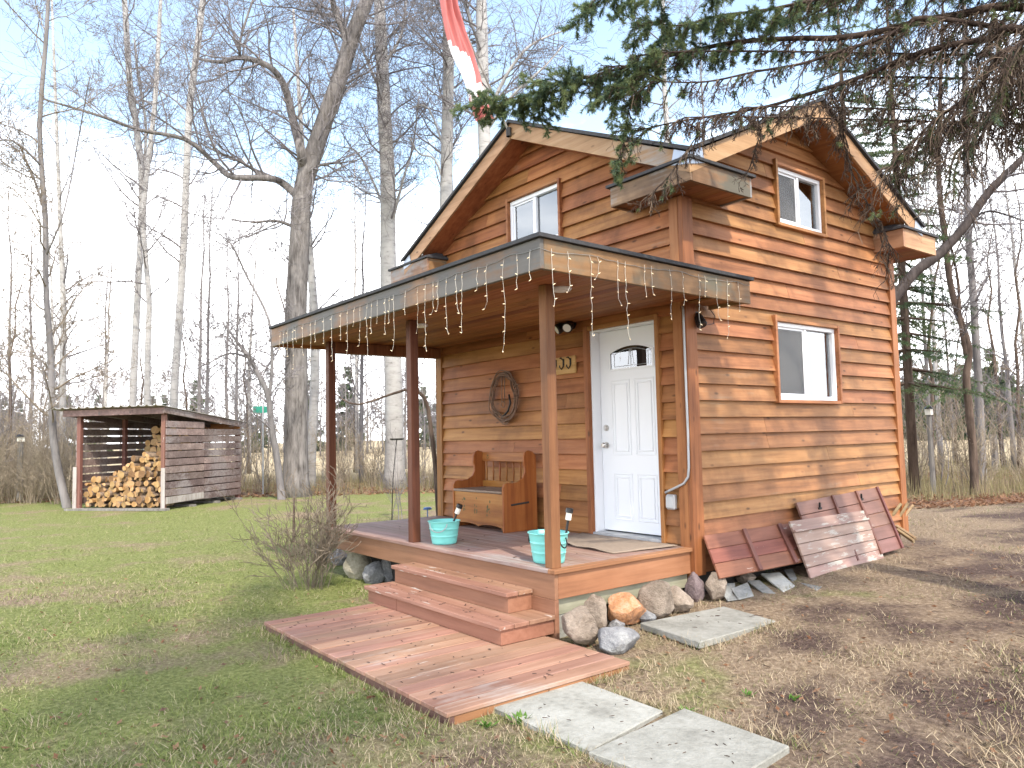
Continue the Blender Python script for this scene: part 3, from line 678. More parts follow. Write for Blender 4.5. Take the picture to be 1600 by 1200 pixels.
# --- windows
def window(face, a0, a1, z0, z1, casing, kind):
    """face 'x': side wall (plane x=0, h=y). face 'y': front wall (plane y=0, h=x)"""
    def B(m_, h0, h1, o0, o1, za, zb, rnd=None):
        if face == 'x': m_.box(o0, o1, h0, h1, za, zb, rnd)
        else: m_.box(h0, h1, -o1, -o0, za, zb, rnd)
    c = 0.03; f = 0.045
    mb = MB(); i0, i1, j0, j1 = a0+c, a1-c, z0+c, z1-c
    B(mb, i0, i1, -0.05, 0.022, j0, j0+f, .5); B(mb, i0, i1, -0.05, 0.022, j1-f, j1, .5)
    B(mb, i0, i0+f, -0.05, 0.022, j0+f+.001, j1-f-.001, .5); B(mb, i1-f, i1, -0.05, 0.022, j0+f+.001, j1-f-.001, .5)
    mid = (i0+i1)/2 + 0.0
    B(mb, mid-0.02, mid+0.02, -0.045, 0.016, j0+f+.001, j1-f-.001, .5)
    win = mb.build('window', M_['white'], cabin, bevel=0.004)
    mb = MB(); o1 = 0.066
    B(mb, a0-0.005, a0+c-.001, -0.06, o1, z0-0.002, z1+(0.03 if face == 'x' else 0.006)); B(mb, a1-c+.001, a1+0.005, -0.06, o1, z0-0.002, z1)
    B(mb, a0+c, a1-c, -0.06, o1-.003, z1-c+.001, z1+0.002); B(mb, a0+c, a1-c, -0.06, o1-.002, z0-0.004, z0+c-.001)
    mb.build('casing', M_[casing], win, bevel=0.003)
    g0 = i0+f; g1 = i1-f
    # left slider sash + screen, right fixed pane
    mb = MB(); s_ = 0.022
    B(mb, g0, mid-.021, -0.02, 0.004, j0+f+.001, j0+f+s_, .5); B(mb, g0, mid-.021, -0.02, 0.004, j1-f-s_, j1-f-.001, .5)
    B(mb, g0, g0+s_, -0.02, 0.004, j0+f+s_+.001, j1-f-s_-.001, .5); B(mb, mid-.021-s_, mid-.021, -0.02, 0.004, j0+f+s_+.001, j1-f-s_-.001, .5)
    mb.build('sash', M_['white'], win)
    for q0, q1, o in ((g0+s_+.001, mid-.022-s_, -0.012), (mid+.021, g1-.001, -0.02)):
        mb = MB(); B(mb, q0, q1, o, o+0.004, j0+f+.002, j1-f-.002, .5); mb.build('pane', M_['glass'], win)
    if face == 'x':
        mb = MB(); B(mb, g0+s_+.001, mid-.022-s_, 0.001, 0.0025, j0+f+s_+.001, j1-f-s_-.001, .5); mb.build('insect_screen', M_['mesh'], win)
    if kind == 'blind':
        mb = MB(); n = 34
        for k in range(n):
            z = j0+f+0.01+(j1-j0-2*f-0.02)*k/n
            B(mb, g0+0.10, mid+0.22, -0.055, -0.045, z, z+0.018, .5)
        mb.build('blind', M_['blind'], win)
        mb = MB(); B(mb, g0, g0+.10, -0.14, -0.13, j0+f, j1-f, .5); B(mb, mid+0.33, mid+0.40, -0.16, -0.12, j0, j1, .3); mb.build('curtain', M_['screen'], win)
    elif kind == 'curtain':
        mb = MB(); n = 26
        for k in range(n):
            z = j0+f+(j1-j0-2*f)*k/n
            B(mb, g0, g1, -0.055, -0.045, z, z+0.022, .5)
        mb.build('blind', M_['blind'], win)
    else:
        mb = MB(); B(mb, g0, g0+.16, -0.14, -0.13, j0+f, j1-f, .5); mb.build('curtain', M_['screen'], win)
    return win
window('y', FWIN[0], FWIN[1], FWIN[2], FWIN[3], 'trim_x', 'curtain')
window('x', RW1[0], RW1[1], RW1[2], RW1[3], 'trim_y', 'blind')
window('x', RW2[0], RW2[1], RW2[2], RW2[3], 'trim_y', 'dark')

# --- door
RD = 0.10
d0, d1, dz0, dz1 = -1.225, -0.334, 0.035, 2.068
mb = MB(); mb.box(d0+.012, d1-.012, RD, RD+0.045, dz0+.012, dz1-.015, .5)
slab = mb
def panel_frame(mbx, x0, x1, z0, z1, y=RD):
    for k, (i_, h_) in enumerate(((0.0, 0.007), (0.035, 0.009))):
        a0, a1, b0, b1 = x0+i_, x1-i_, z0+i_, z1-i_; t = 0.012
        mbx.box(a0, a1, y-h_, y+.001, b0, b0+t, .5); mbx.box(a0, a1, y-h_, y+.001, b1-t, b1, .5)
        mbx.box(a0, a0+t, y-h_, y+.001, b0+t, b1-t, .5); mbx.box(a1-t, a1, y-h_, y+.001, b0+t, b1-t, .5)
door = slab.build('door', M_['door'], cabin, bevel=0.004)
dw = d1-d0
for (fx0, fx1, fz0, fz1) in ((0.19, 0.475, 0.80, 1.55), (0.545, 0.83, 0.80, 1.55), (0.19, 0.475, 0.16, 0.62), (0.545, 0.83, 0.16, 0.62)):
    mb = MB(); panel_frame(mb, d0+fx0*dw, d0+fx1*dw, fz0, fz1); mb.build('door_panel', M_['door'], door, bevel=0.003)
# arched light
ax0, ax1, az0, az1 = d0+0.20*dw, d0+0.82*dw, 1.665, 1.885
arc = [(ax0, az0), (ax1, az0)] + [(ax1 + (ax0-ax1)*k/10, az1-0.05+0.06*math.sin(PI*k/10)**0.8 - 0.015) for k in range(11)]
mb = MB()
oarc = [((x-(ax0+ax1)/2)*1.09+(ax0+ax1)/2, (z-(az0+az1)/2)*1.2+(az0+az1)/2) for x, z in arc]
n = len(arc)
vs = [(x, RD-0.012, z) for x, z in arc] + [(x, RD-0.012, z) for x, z in oarc] + [(x, RD+.001, z) for x, z in oarc] + [(x, RD-.001, z) for x, z in arc]
mb.add(vs, [(i, (i+1) % n, n+(i+1) % n, n+i) for i in range(n)] + [(n+i, n+(i+1) % n, 2*n+(i+1) % n, 2*n+i) for i in range(n)] + [(3*n+i, 3*n+(i+1) % n, (i+1) % n, i) for i in range(n)], .5)
mb.build('light_frame', M_['door'], door)
mb = MB(); mb.poly([(x, RD-0.003, z) for x, z in arc], .5); mb.build('fan_light', M_['glass'], door)
mb = MB(); mb.poly([(x, RD-0.0012, z) for x, z in arc], .5); mb.build('light_backing', M_['dark'], door)
mb = MB(); c_ = 0.5*(ax0+ax1)
inn = [((x-c_)*0.82+c_, RD-0.0045, (z-az0)*0.78+az0+0.02) for x, z in arc]
mb.tube(inn+[inn[0]], 0.003, 4, .5); mb.tube([inn[2], (ax1-.005, RD-.0045, az1-.06)], 0.003, 4, .5); mb.tube([inn[-1], (ax0+.005, RD-.0045, az1-.06)], 0.003, 4, .5)
for k in range(3): mb.tube([(c_+0.04*(k-1), RD-.0045, az0+.03), (c_+0.015*(k-1), RD-.0045, az1-.04)], 0.0025, 4, .5)
mb.build('leading', M_['galv'], door)
for zz, nm in ((1.075, 'deadbolt'), (0.90, 'door_handle')):
    mb = MB(); cx_ = d0+0.085
    def rod(r0, y0, y1): 
        pts = [(r_, 0) for r_ in (0,)]
        mb.tube([(cx_, y0, zz), (cx_, y1, zz)], r0, 16, .5)
    rod(0.033, RD-.001, RD-0.012)
    if nm == 'deadbolt': rod(0.022, RD-0.012, RD-0.022)
    else:
        mb.tube([(cx_, RD-.012, zz), (cx_, RD-.03, zz), (cx_, RD-.038, zz), (cx_, RD-.055, zz), (cx_, RD-.066, zz)], [0.012, 0.012, 0.026, 0.029, 0.018], 16, .5)
    mb.build(nm, M_['steel'], door, smooth=False)
mb = MB(); mb.box(d0-.004, d0+.010, -0.012, RD+0.05, dz0-.01, dz1, .5); mb.box(d1-.010, d1+.004, -0.012, RD+.05, dz0-.01, dz1, .5); mb.box(d0+.011, d1-.011, -0.012, RD+.05, dz1-.013, dz1, .5)
mb.build('door_frame', M_['door'], cabin)
mb = MB(); mb.box(d0-0.065, d0-.005, -0.056, 0.0, 0.0, dz1+.05); mb.build('door_trim', M_['trim_z'], cabin, bevel=0.004)
mb = MB(); mb.box(d1+.005, d1+0.05, -0.056, 0.0, 0.0, dz1+.05); mb.build('door_trim', M_['trim_z'], cabin, bevel=0.004)
mb = MB(); mb.box(d0-0.004, d1+.004, -0.054, 0.0, dz1+.002, dz1+.048); mb.build('door_trim', M_['trim_x'], cabin, bevel=0.004)
mb = MB(); mb.box(d0-.01, d1+.01, -0.045, RD+0.05, 0.004, 0.034, .5); mb.build('threshold', M_['galv'], cabin, bevel=0.004)
mb = MB(); mb.box(d0-.1, d1+.1, RD+0.16, RD+0.165, -0.1, 2.2, .5); mb.build('interior_partition', M_['dark'], cabin)

# ------------------------------------------------------------------ porch furniture and fittings
def bench():
    x0, x1, yf, yb = -2.985, -2.015, -0.575, -0.115
    o = empty('storage_bench', ((x0+x1)/2, (yf+yb)/2, 0), 'pine storage bench with curved arms and spindle back on the porch', 'bench')
    prof = [(yf, 0), (yf, 0.47), (yf+0.02, 0.505), (yf+0.06, 0.52), (yf+0.12, 0.515), (yf+0.20, 0.52), (yf+0.27, 0.56), (yf+0.30, 0.62), (yf+0.30, 0.68), (yf+0.285, 0.73), (yf+0.285, 0.79), (yf+0.31, 0.835), (yf+0.355, 0.855), (yf+0.41, 0.84), (yb-0.005, 0.80), (yb, 0.74), (yb, 0)]
    for x in (x0, x1-0.028):
        mb = MB(); mb.prism([(x, y, z) for y, z in prof], (0.028, 0, 0)); s = mb.build('side_panel', M_['bench_z'], o, bevel=0.004)
        if x > x0+.1:
            mb = MB(); mb.tube([(x1-.001, yf+0.10, .285), (x1-.001, yf+0.34, .30)], 0.011, 6, .5); mb.build('hand_slot', M_['dark'], s)
    a, b = x0+0.029, x1-0.029
    fr = [(a, yf+0.012, 0.40), (a, yf+.012, 0.03)]
    n = 28
    for k in range(n+1):
        t = k/n; z = 0.035 + 0.028*abs(math.sin(PI*2*t))**0.6 + (0.0 if 0.03 < t < 0.97 else -0.03)
        fr.append((a+(b-a)*t, yf+0.012, z))
    fr.append((b, yf+.012, 0.40))
    mb = MB(); mb.prism(fr, (0, 0.02, 0)); f = mb.build('front_panel', M_['bench_x'], o)
    mb = MB()
    for cx in (0.2, 0.45, 0.72):
        for k in range(9):
            px = a+(b-a)*cx+rng.uniform(-.03,.03); pz = rng.uniform(0.16, 0.34); r_ = rng.uniform(.006,.013)
            mb.add([(px+r_*math.cos(q*PI/3), yf+0.0105, pz+1.5*r_*math.sin(q*PI/3)) for q in range(6)], [(0,1,2,3,4,5)], .5)
    mb.build('stencil', M_['stencil'], f)
    mb = MB(); mb.box(a, b, yf-0.005, yb-0.055, 0.405, 0.43); mb.build('seat', M_['bench_seat'], o, bevel=0.004)
    mb = MB(); mb.box(a, b, yb-0.05, yb-0.028, 0.725, 0.835); r1 = mb.build('top_rail', M_['bench_x'], o, bevel=0.006)
    mb = MB()
    for cx in (.12, .88): 
        for k in range(6): 
            px = a+(b-a)*cx+rng.uniform(-.02,.02); pz = .78+rng.uniform(-.02,.02); r_=.008
            mb.add([(px+r_*math.cos(q*PI/3), yb-.0515, pz+r_*math.sin(q*PI/3)) for q in range(6)], [(0,1,2,3,4,5)], .5)
    mb.build('stencil', M_['stencil'], r1)
    mb = MB(); mb.box(a, b, yb-0.05, yb-0.028, 0.432, 0.505); mb.build('bottom_rail', M_['bench_x'], o, bevel=0.004)
    for k in range(7):
        x = a+(b-a)*(k+0.6)/7.2; mb = MB()
        mb.tube([(x, yb-.039, .504), (x, yb-.039, .57), (x, yb-.039, .615), (x, yb-.039, .66), (x, yb-.039, .727)], [.008, .010, .014, .010, .008], 8); mb.build('spindle', M_['bench_z'], o, smooth=True)
bench()

def bucket(x, y, lab, r, oval, h, hang):
    o = empty('bucket', (x, y, 0), lab, 'bucket', 'turquoise buckets on the porch')
    mb = MB()
    pr_ = [(0, 0.003), (r*0.74, 0.002), (r*0.77, 0.006)]
    for k in range(9):
        t = (k+1)/9; rr = r*(0.77+0.21*t); z = h*t*0.97
        pr_.append((rr, z))
        if k in (2, 5): pr_ += [(rr+0.004, z+0.004), (rr+0.004, z+0.010), (rr+.001, z+0.014)]
    pr_ += [(r*1.0, h*.985), (r*1.035, h*.985), (r*1.045, h), (r*1.02, h+.005), (r*0.97, h), (r*0.93, h*0.85), (r*.9, h*.75)]
    mb.lathe(pr_, (x, y, 0), 32, .5, sx=oval); b = mb.build('body', M_['teal'], o, smooth=True)
    mb = MB(); mb.lathe([(r*.9, h*.78), (r*.5, h*.80), (0, h*.79)], (x, y, 0), 24, .5, sx=oval); mb.build('soil', M_['soil'], o)
    if hang == 'bail':
        mb = MB(); d = Vector((0.55, -0.83, 0)); s_ = Vector((.83, .55, 0))
        c_ = Vector((x, y, h*.93)) 
        pts = []
        for k in range(13):
            a = PI*k/12
            p = s_*(r*1.06*math.cos(a)*0.55) + d*(r*(0.86+0.17*math.sin(a))) + Vector((0,0,-math.sin(a)*h*0.36))
            pts.append(c_+p)
        mb.tube(pts, 0.0045, 6, .5); mb.build('handle', M_['galv'], o)
    else:
        for sg in (-1, 1):
            mb = MB(); c_ = Vector((x+sg*(r*oval*1.0), y-0.01, h*.80))
            pts = [c_+Vector((sg*(.012+.018*math.sin(PI*k/8)), 0.035*math.cos(PI*k/8), -0.055*math.sin(PI*k/8))) for k in range(9)]
            mb.tube([c_+Vector((sg*.004,.035,.02))]+pts+[c_+Vector((sg*.004,-.035,.02))], 0.006, 6, .5); mb.build('handle', M_['iron'], o)
    return o
bucket(-1.85, -1.42, 'turquoise metal bucket with wire bail handle beside the middle porch post', 0.152, 1.0, 0.215, 'bail')
bucket(-0.31, -1.42, 'turquoise oval tub with dark side handles behind the front corner post', 0.150, 1.18, 0.235, 'side')
def solar(base, top, lab):
    base = Vector(base); top = Vector(top); d = (top-base).normalized()
    o = empty('solar_light', base, lab, 'garden light', 'solar lights stuck in the buckets')
    mb = MB(); mb.tube([base, top-d*0.10], 0.010, 8, .5); mb.build('stake', M_['black'], o)
    mb = MB(); mb.tube([top-d*0.10, top-d*.095, top-d*0.04], [0.014, 0.024, 0.024], 12, .5); mb.build('lamp_lens', M_['lampglass'], o)
    mb = MB(); mb.tube([top-d*.04, top-d*.037, top-d*.005, top], [.026, .031, .031, .02], 12, .5); mb.build('lamp_cap', M_['black'], o)
solar((-1.765, -1.385, 0.17), (-1.70, -1.33, 0.375), 'black solar stake light leaning in the bucket by the middle post')
solar((-0.185, -1.35, 0.18), (-0.165, -1.31, 0.43), 'black solar stake light standing in the oval tub by the corner post')

def door_mat():
    mb = MB(); nx, ny = 18, 14
    A = [Vector((-1.36, -0.07, 0)), Vector((-0.10, -0.10, 0)), Vector((-0.22, -0.78, 0)), Vector((-1.12, -0.72, 0))]
    top = []
    for j in range(ny+1):
        for i in range(nx+1):
            s_, t = i/nx, j/ny
            p = (A[0]*(1-s_)+A[1]*s_)*(1-t) + (A[3]*(1-s_)+A[2]*s_)*t
            z = 0.010 + 0.010*math.sin(s_*9+t*2)*t*t + 0.035*max(0, t-0.75)*4*max(0, math.sin(s_*6.0))**3 + 0.004*noise.noise(Vector((s_*6, t*6, 1)))
            top.append((p.x, p.y, max(0.004, z)))
    n = nx+1
    fs = [(j*n+i, (j+1)*n+i, (j+1)*n+i+1, j*n+i+1) for j in range(ny) for i in range(nx)]
    mb.add(top, fs, .5)
    o = mb.build('door_mat', M_['mat'], smooth=True, origin=(-0.75, -0.4, 0))
    so_ = o.modifiers.new('thick', 'SOLIDIFY'); so_.thickness = 0.008; so_.offset = 1
    tag(o, 'rumpled brown jute mat lying before the white door', 'doormat')
door_mat()

def wreath():
    c = Vector((-2.615, -0.055, 1.47)); o = empty('rope_wreath', c, 'oval coil of brown rope with iron bits hung on the wall above the bench', 'wall decoration')
    mb = MB(); r2 = random.Random(3)
    for k in range(9):
        ph = r2.random()*6; rr = r2.uniform(0.205, 0.275); pts = []
        for i in range(41):
            a = 2*PI*i/40
            q = rr + 0.012*math.sin(3*a+ph)+0.008*math.sin(7*a+ph*2)
            pts.append(c + Vector((q*math.cos(a)*0.98, -0.005-0.02*math.sin(2*a+ph)**2-0.004*k, q*1.12*math.sin(a))))
        mb.tube(pts, 0.007, 5)
    mb.build('coil', M_['vine'], o, smooth=True)
    mb = MB()
    for dx in (-0.02, 0.03):
        mb.tube([c+Vector((dx, -.03, .27)), c+Vector((dx-.005, -.035, .1)), c+Vector((dx-.01, -.035, -.06))], .007, 5)
    pts = [c+Vector((-.01+.035*math.cos(a), -.035, -.09+.035*math.sin(a))) for a in [2*PI*i/12 for i in range(13)]]
    mb.tube(pts, .006, 5); mb.build('hanging_loop', M_['vine'], o, smooth=True)
    mb = MB(); mb.tube([c+Vector((.10, -.03, .02)), c+Vector((.13, -.035, -.08)), c+Vector((.08, -.035, -.17)), c+Vector((0, -.035, -.22)), c+Vector((-.05,-.03,-.25))], .012, 6); mb.build('iron_bit', M_['iron'], o, smooth=True)
    mb = MB(); mb.tube([c+Vector((.19,-.03,.1)), c+Vector((.27,-.05,.13)), c+Vector((.31,-.05,.12))], .006, 5); mb.build('loose_end', M_['vine'], o)
wreath()

def hook_rack():
    x0, x1, z0, z1 = -1.80, -1.42, 1.635, 1.86
    o = empty('coat_hook_rack', ((x0+x1)/2, -0.03, z0), 'pale pine board with black coat hooks on the wall left of the door', 'coat rack')
    mb = MB(); mb.box(x0, x1, -0.05, -0.024, z0+.02, z1-.02); mb.build('board', M_['pineboard'], o, bevel=0.006)
    for x in (x0+.08, x0+.20, x0+.31):
        mb = MB(); y = -.052; zc = z0+.14
        mb.tube([(x, y, zc+.02), (x, y-.03, zc+.05), (x, y-.05, zc+.045)], .007, 6, .5)
        mb.tube([(x, y, zc+.02), (x, y-.005, zc-.04), (x, y-.03, zc-.07), (x, y-.055, zc-.05), (x, y-.055, zc-.03)], .007, 6, .5)
        mb.box(x-.012, x+.012, y-.003, y+.002, zc-.03, zc+.04, .5); mb.build('hook', M_['iron'], o)
hook_rack()

def flood():
    c = Vector((-1.46, -0.03, 2.17)); o = empty('security_light', c, 'black twin headed security light on the wall left above the door', 'wall light')
    mb = MB(); mb.tube([c, c+Vector((0,-.03,0))], .055, 16, .5); mb.tube([c+Vector((0,-.03,0)), c+Vector((0,-.07,-.02))], .02, 8, .5); mb.build('mount', M_['black'], o)
    for sg in (-1, 1):
        a = c+Vector((sg*.035, -.06, .0)); d = Vector((sg*.35, -.75, -.45)).normalized()
        mb = MB(); mb.tube([a-d*.01, a+d*.02, a+d*.05, a+d*.115, a+d*.125], [.02, .042, .048, .058, .050], 14, .5); h = mb.build('lamp_head', M_['black'], o)
        mb = MB(); mb.tube([a+d*.1255, a+d*.127], .044, 14, .5); mb.build('lens', M_['white'], h)
flood()
def corner_lamp():
    c = Vector((0.05, 0.10, 2.05)); o = empty('corner_lamp', c, 'small black lamp with loose cable on the side wall under the porch roof corner', 'wall light')
    mb = MB(); mb.box(.024, .045, .06, .14, 2.0, 2.10, .5); mb.build('mount', M_['black'], o)
    mb = MB(); d = Vector((.5, -.1, -.85)).normalized(); a = Vector((.05, .10, 2.08)); mb.tube([a, a+d*.04, a+d*.13, a+d*.14], [.02,.04,.05,.04], 12, .5); mb.build('lamp_head', M_['black'], o)
    mb = MB(); mb.tube([(.045,.12,2.05), (.07,.2,1.98), (.08,.3,2.0), (.07,.33,2.08), (.05,.28,2.15)], .004, 5, .5); mb.build('cable', M_['black'], o)
corner_lamp()
def outlet():
    o = empty('outlet_box', (-0.19, -.03, .39), 'grey weatherproof outlet box with bent conduit on the wall beside the door', 'outlet')
    mb = MB(); mb.box(-.245, -.145, -.075, -.02, .32, .455, .5); b = mb.build('box', M_['galv'], o, bevel=0.012)
    mb = MB(); mb.box(-.235, -.155, -.083, -.0755, .335, .44, .5); mb.build('cover', M_['galv'], b, bevel=0.006)
    mb = MB(); pts = [(-.245,-.07,.47), (-.20,-.07,.49), (-.12,-.075,.52), (-.03,-.068,.56), (.02,-.068,.62), (.03,-.066,.70), (.032,-.062,1.0), (.03,-.062,1.5), (.03,-.062,2.0), (.03,-.062,2.14)]
    mb.tube(pts, .011, 8, .5); mb.build('conduit', M_['galv'], o, smooth=True)
outlet()
mb = MB(); p = G(683, 792); c_ = Vector((-W+0.25, -0.2+0.28, 0.0)); c_ = onz(668, 796, 0.08)
mb.lathe([(0, 0), (.055, 0), (.06, .012), (.04, .03), (0, .032)], c_, 16, .5); mb.tube([c_, (c_.x, c_.y, gz(c_.x, c_.y)-.03)], .008, 6, .5)
tag(mb.build('stake_light', M_['bluelid'], origin=(c_.x, c_.y, -.55)), 'small blue capped stake standing just past the far end of the porch', 'garden light')

# --- icicle lights along the porch roof edge
def icicles():
    o = empty('icicle_lights', (0.48, -2.1, 2.3), 'string of white icicle lights hanging along the porch roof edge', 'string lights')
    r2 = random.Random(11)
    F = Vector((PX0+.25, PY0-.006, 0)); Cn = Vector((PX1+.006, PY0-.006, 0)); Bk = Vector((PX1+.008, PY1-.02, 0))
    path = [F]; 
    L1 = (Cn-F).length; L2 = (Bk-Cn).length
    def P_(s_): return F+(Cn-F)*(s_/L1) if s_ < L1 else Cn+(Bk-Cn)*((s_-L1)/L2)
    mb = MB(); pts = []; n = 90
    for i in range(n+1):
        s_ = (L1+L2)*i/n; p = P_(s_); sag = 0.022*abs(math.sin(s_*4.1+.6*math.sin(s_*1.7)))+.012*r2.random()
        pts.append(Vector((p.x, p.y, 2.335-sag-(0.03 if s_ > L1 else 0.02))))
    mb.tube(pts, .0022, 4, .5); mb.build('main_wire', M_['wire_grey'], o)
    s_ = 0.05; pat = [0.24, 0.42, 0.30, 0.52, 0.20, 0.36, 0.60, 0.28]; k = 0
    bulb = M_['bulb']
    while s_ < L1+L2-0.03:
        p = P_(s_); ln = pat[k % 8]*r2.uniform(.8, 1.15); k += 1
        mb = MB(); q = Vector((p.x, p.y, 2.30)); pts = [q.copy()]; m = max(4, int(ln/0.045))
        outd = Vector((0, -1, 0)) if s_ < L1 else Vector((1, 0, 0)); al = Vector((1, 0, 0)) if s_ < L1 else Vector((0, 1, 0))
        wx = 0
        for i in range(m):
            q = q + Vector((0,0,-ln/m)); wx += r2.uniform(-.012,.012); wx *= .8
            pts.append(q + al*(wx + (0.03*r2.uniform(-1,1) if i == m-1 else 0)) + outd*(.004+.006*r2.random()))
        mb.tube(pts, .0016, 3, .5, 0)
        for i in range(1, len(pts)):
            if i % 2 == 1 or i == len(pts)-1:
                d = (al*r2.choice((-1, 1))*.6+Vector((0,0,r2.uniform(-.6,.5)))+outd*.3).normalized()
                mb.tube([pts[i], pts[i]+d*.008, pts[i]+d*.020], [.002, .0032, .0014], 5, .5, 1)
        mb.build('drop_strand', [M_['wire'], bulb], o)
        s_ += r2.choice((.08, .12, .15, .21))
mb_ = NT('warm_bulb'); mb_.b.inputs['Base Color'].default_value = (0.8, 0.66, 0.45, 1); mb_.b.inputs['Emission Color'].default_value = (1, 0.72, 0.38, 1); mb_.b.inputs['Emission Strength'].default_value = 0.35; M_['bulb'] = mb_.m
icicles()

# --- flag at the gable peak
def flag():
    o = empty('flag', (-2.08, -0.36, 4.40), 'drooping faded red and white flag on a pole at the gable peak', 'flag')
    a = Vector((-2.08, -0.33, 4.36)); b1 = onx(747, 94, -2.08); b2 = onx(690, -30, -2.08)
    mb = MB(); mb.tube([a, b1, b2], .012, 8, .5); mb.build('pole', M_['greypost'], o)
    mb = MB(); mb.lathe([(.03,-.05),(.03,.05)], (-2.08,-.345,4.38), 10, .5); mb.build('bracket', M_['iron'], o)
    cl = [(688, -70, 8), (696, -30, 10), (703, 15, 12), (712, 50, 16), (724, 85, 19), (735, 115, 16), (741, 140, 14), (748, 165, 15), (757, 188, 15)]
    nu = 22; V_ = []; rows = 33
    for j in range(rows+1):
        t = j/rows*(len(cl)-1); i = min(int(t), len(cl)-2); f = t-i
        u, v, wd = [cl[i][k]*(1-f)+cl[i+1][k]*f for k in range(3)]
        for k in range(nu+1):
            s_ = k/nu*2-1
            fold = math.sin(s_*7+j*.08)*0.05*(0.5+0.5*math.sin(j*.2+1)) + 0.02*math.sin(s_*15+j*.15)
            p = onx(u+s_*wd, v, -2.08+0.06); V_.append(p+Vector((fold, 0, 0)))
    mb = MB(); n = nu+1
    fs = []; mi = []
    mb2 = MB()
    for j in range(rows):
        for k in range(nu):
            t = j/rows; red = t < 0.47+0.13*(k/nu-0.5)*1.0 + (0.17 if k > nu*0.7 else 0) or t > 0.82 - (0.05*math.sin(k*.6))
            mb2.add([], [], .5) if False else None
            mb2.f.append((j*n+k, j*n+k+1, (j+1)*n+k+1, (j+1)*n+k)); mb2.r.append(.5); mb2.m.append(0 if red else 1)
    mb2.v = [tuple(p) for p in V_]
    mb2.build('cloth', [M_['flag_red'], M_['flag_white']], o, smooth=True)
flag()

# ------------------------------------------------------------------ stones, slates, boards against the wall, pavers
def rock_mesh(seed, sx, sy, sz, cuts=5):
    r2 = random.Random(seed); bm = bmesh.new(); bmesh.ops.create_icosphere(bm, subdivisions=5, radius=1)
    pl = []
    for _ in range(cuts+5):
        d = Vector((r2.uniform(-1,1), r2.uniform(-1,1), r2.uniform(-.6,1))).normalized(); pl.append((d, r2.uniform(.62, .92)))
    off = Vector((seed*3.1, 0, 0))
    for v in bm.verts:
        p = v.co.copy()
        for d, h in pl:
            k = p.dot(d)
            if k > h: p -= d*(k-h)*0.96
        p *= 1+0.08*noise.noise(p*1.7+off)+0.04*noise.noise(p*5+off)+0.018*noise.noise(p*13+off)
        v.co = Vector((p.x*sx, p.y*sy, p.z*sz))
    me = bpy.data.meshes.new('rock'); bm.to_mesh(me); bm.free()
    me.polygons.foreach_set('use_smooth', [True]*len(me.polygons))
    return me
def rock(u0, u1, v0, v1, depth_pt, mat_, lab, seed, tilt=0, deep=0.8, name='rock'):
    """outline box in photo pixels (u0..u1, v0..v1), standing at ground point depth_pt"""
    p = depth_pt; d = (p-CAM).dot(CF); s_ = d/FPX
    wv, hv = (u1-u0)*s_, (v1-v0)*s_
    me = rock_mesh(seed, wv*0.56, wv*0.56*deep, hv*0.60); me.materials.append(M_[mat_])
    o = bpy.data.objects.new(name, me); COL.objects.link(o)
    c = at((u0+u1)/2, (v0+v1)/2, d); o.location = c
    o.rotation_euler = (0, tilt, math.atan2(CR.y, CR.x) + 0.0)
    tag(o, lab, 'rock', 'fieldstones set round the porch foot'); return o
RK = [
 (872, 935, 950, 1002, -.48, 'rock_tan', 'large tan triangular fieldstone under the porch corner post', 1, .15),
 (912, 950, 934, 985, -.47, 'rock_tan', 'upright grey tan stone between the triangular stone and the orange stone', 2, .1),
 (948, 1010, 930, 972, -.46, 'rock_orange', 'rounded stone with an orange face in front of the porch side beam', 3, 0),
 (1000, 1052, 911, 962, -.44, 'rock_tan', 'tall pinkish slanting stone next to the orange faced stone', 4, .35),
 (1036, 1082, 920, 953, -.43, 'rock_tan', 'squat brown stone between the slanting stone and the house corner', 5, .1),
 (1070, 1100, 897, 938, -.42, 'rock_plum', 'dark plum coloured pointed stone at the house corner', 6, -.1),
 (1100, 1135, 898, 936, -.40, 'rock_tan', 'tan stone half hidden behind the first slates beside the plum stone', 7, 0),
 (929, 995, 981, 1019, -.52, 'rock_grey', 'pale grey lumpy stone lying nearest the platform corner', 28, 0),
 (952, 975, 968, 984, -.49, 'rock_grey', 'small pale stone between the lumpy grey stone and the orange faced stone', 9, 0),
 (999, 1024, 956, 972, -.46, 'rock_grey', 'small grey stone touching the near edge of the square paver', 10, 0),
 (538, 579, 861, 905, -.545, 'rock_pale', 'cream coloured stone under the porch front left of the steps', 11, 0),
 (566, 602, 877, 912, -.545, 'rock_grey', 'rounded grey stone right of the cream stone', 12, 0),
 (590, 618, 876, 911, -.545, 'rock_grey', 'blue grey stone against the left end of the steps', 13, -.3),
 (514, 544, 860, 884, -.545, 'rock_grey', 'grey stone behind the bare bush under the porch front', 14, 0),
 (494, 520, 845, 880, -.545, 'rock_grey', 'pale stone at the far porch corner behind the bare bush', 15, .2),
 (1150, 1180, 896, 910, -.37, 'rock_tan', 'low brown stone under the bottom edge of the first shutter', 16, 0),
]
for (u0, u1, v0, v1, z_, m_, lab, sd_, tl) in RK:
    p = onz((u0+u1)/2, v1-2, z_); rock(u0, u1, v0, v1, p, m_, lab, sd_, tl)

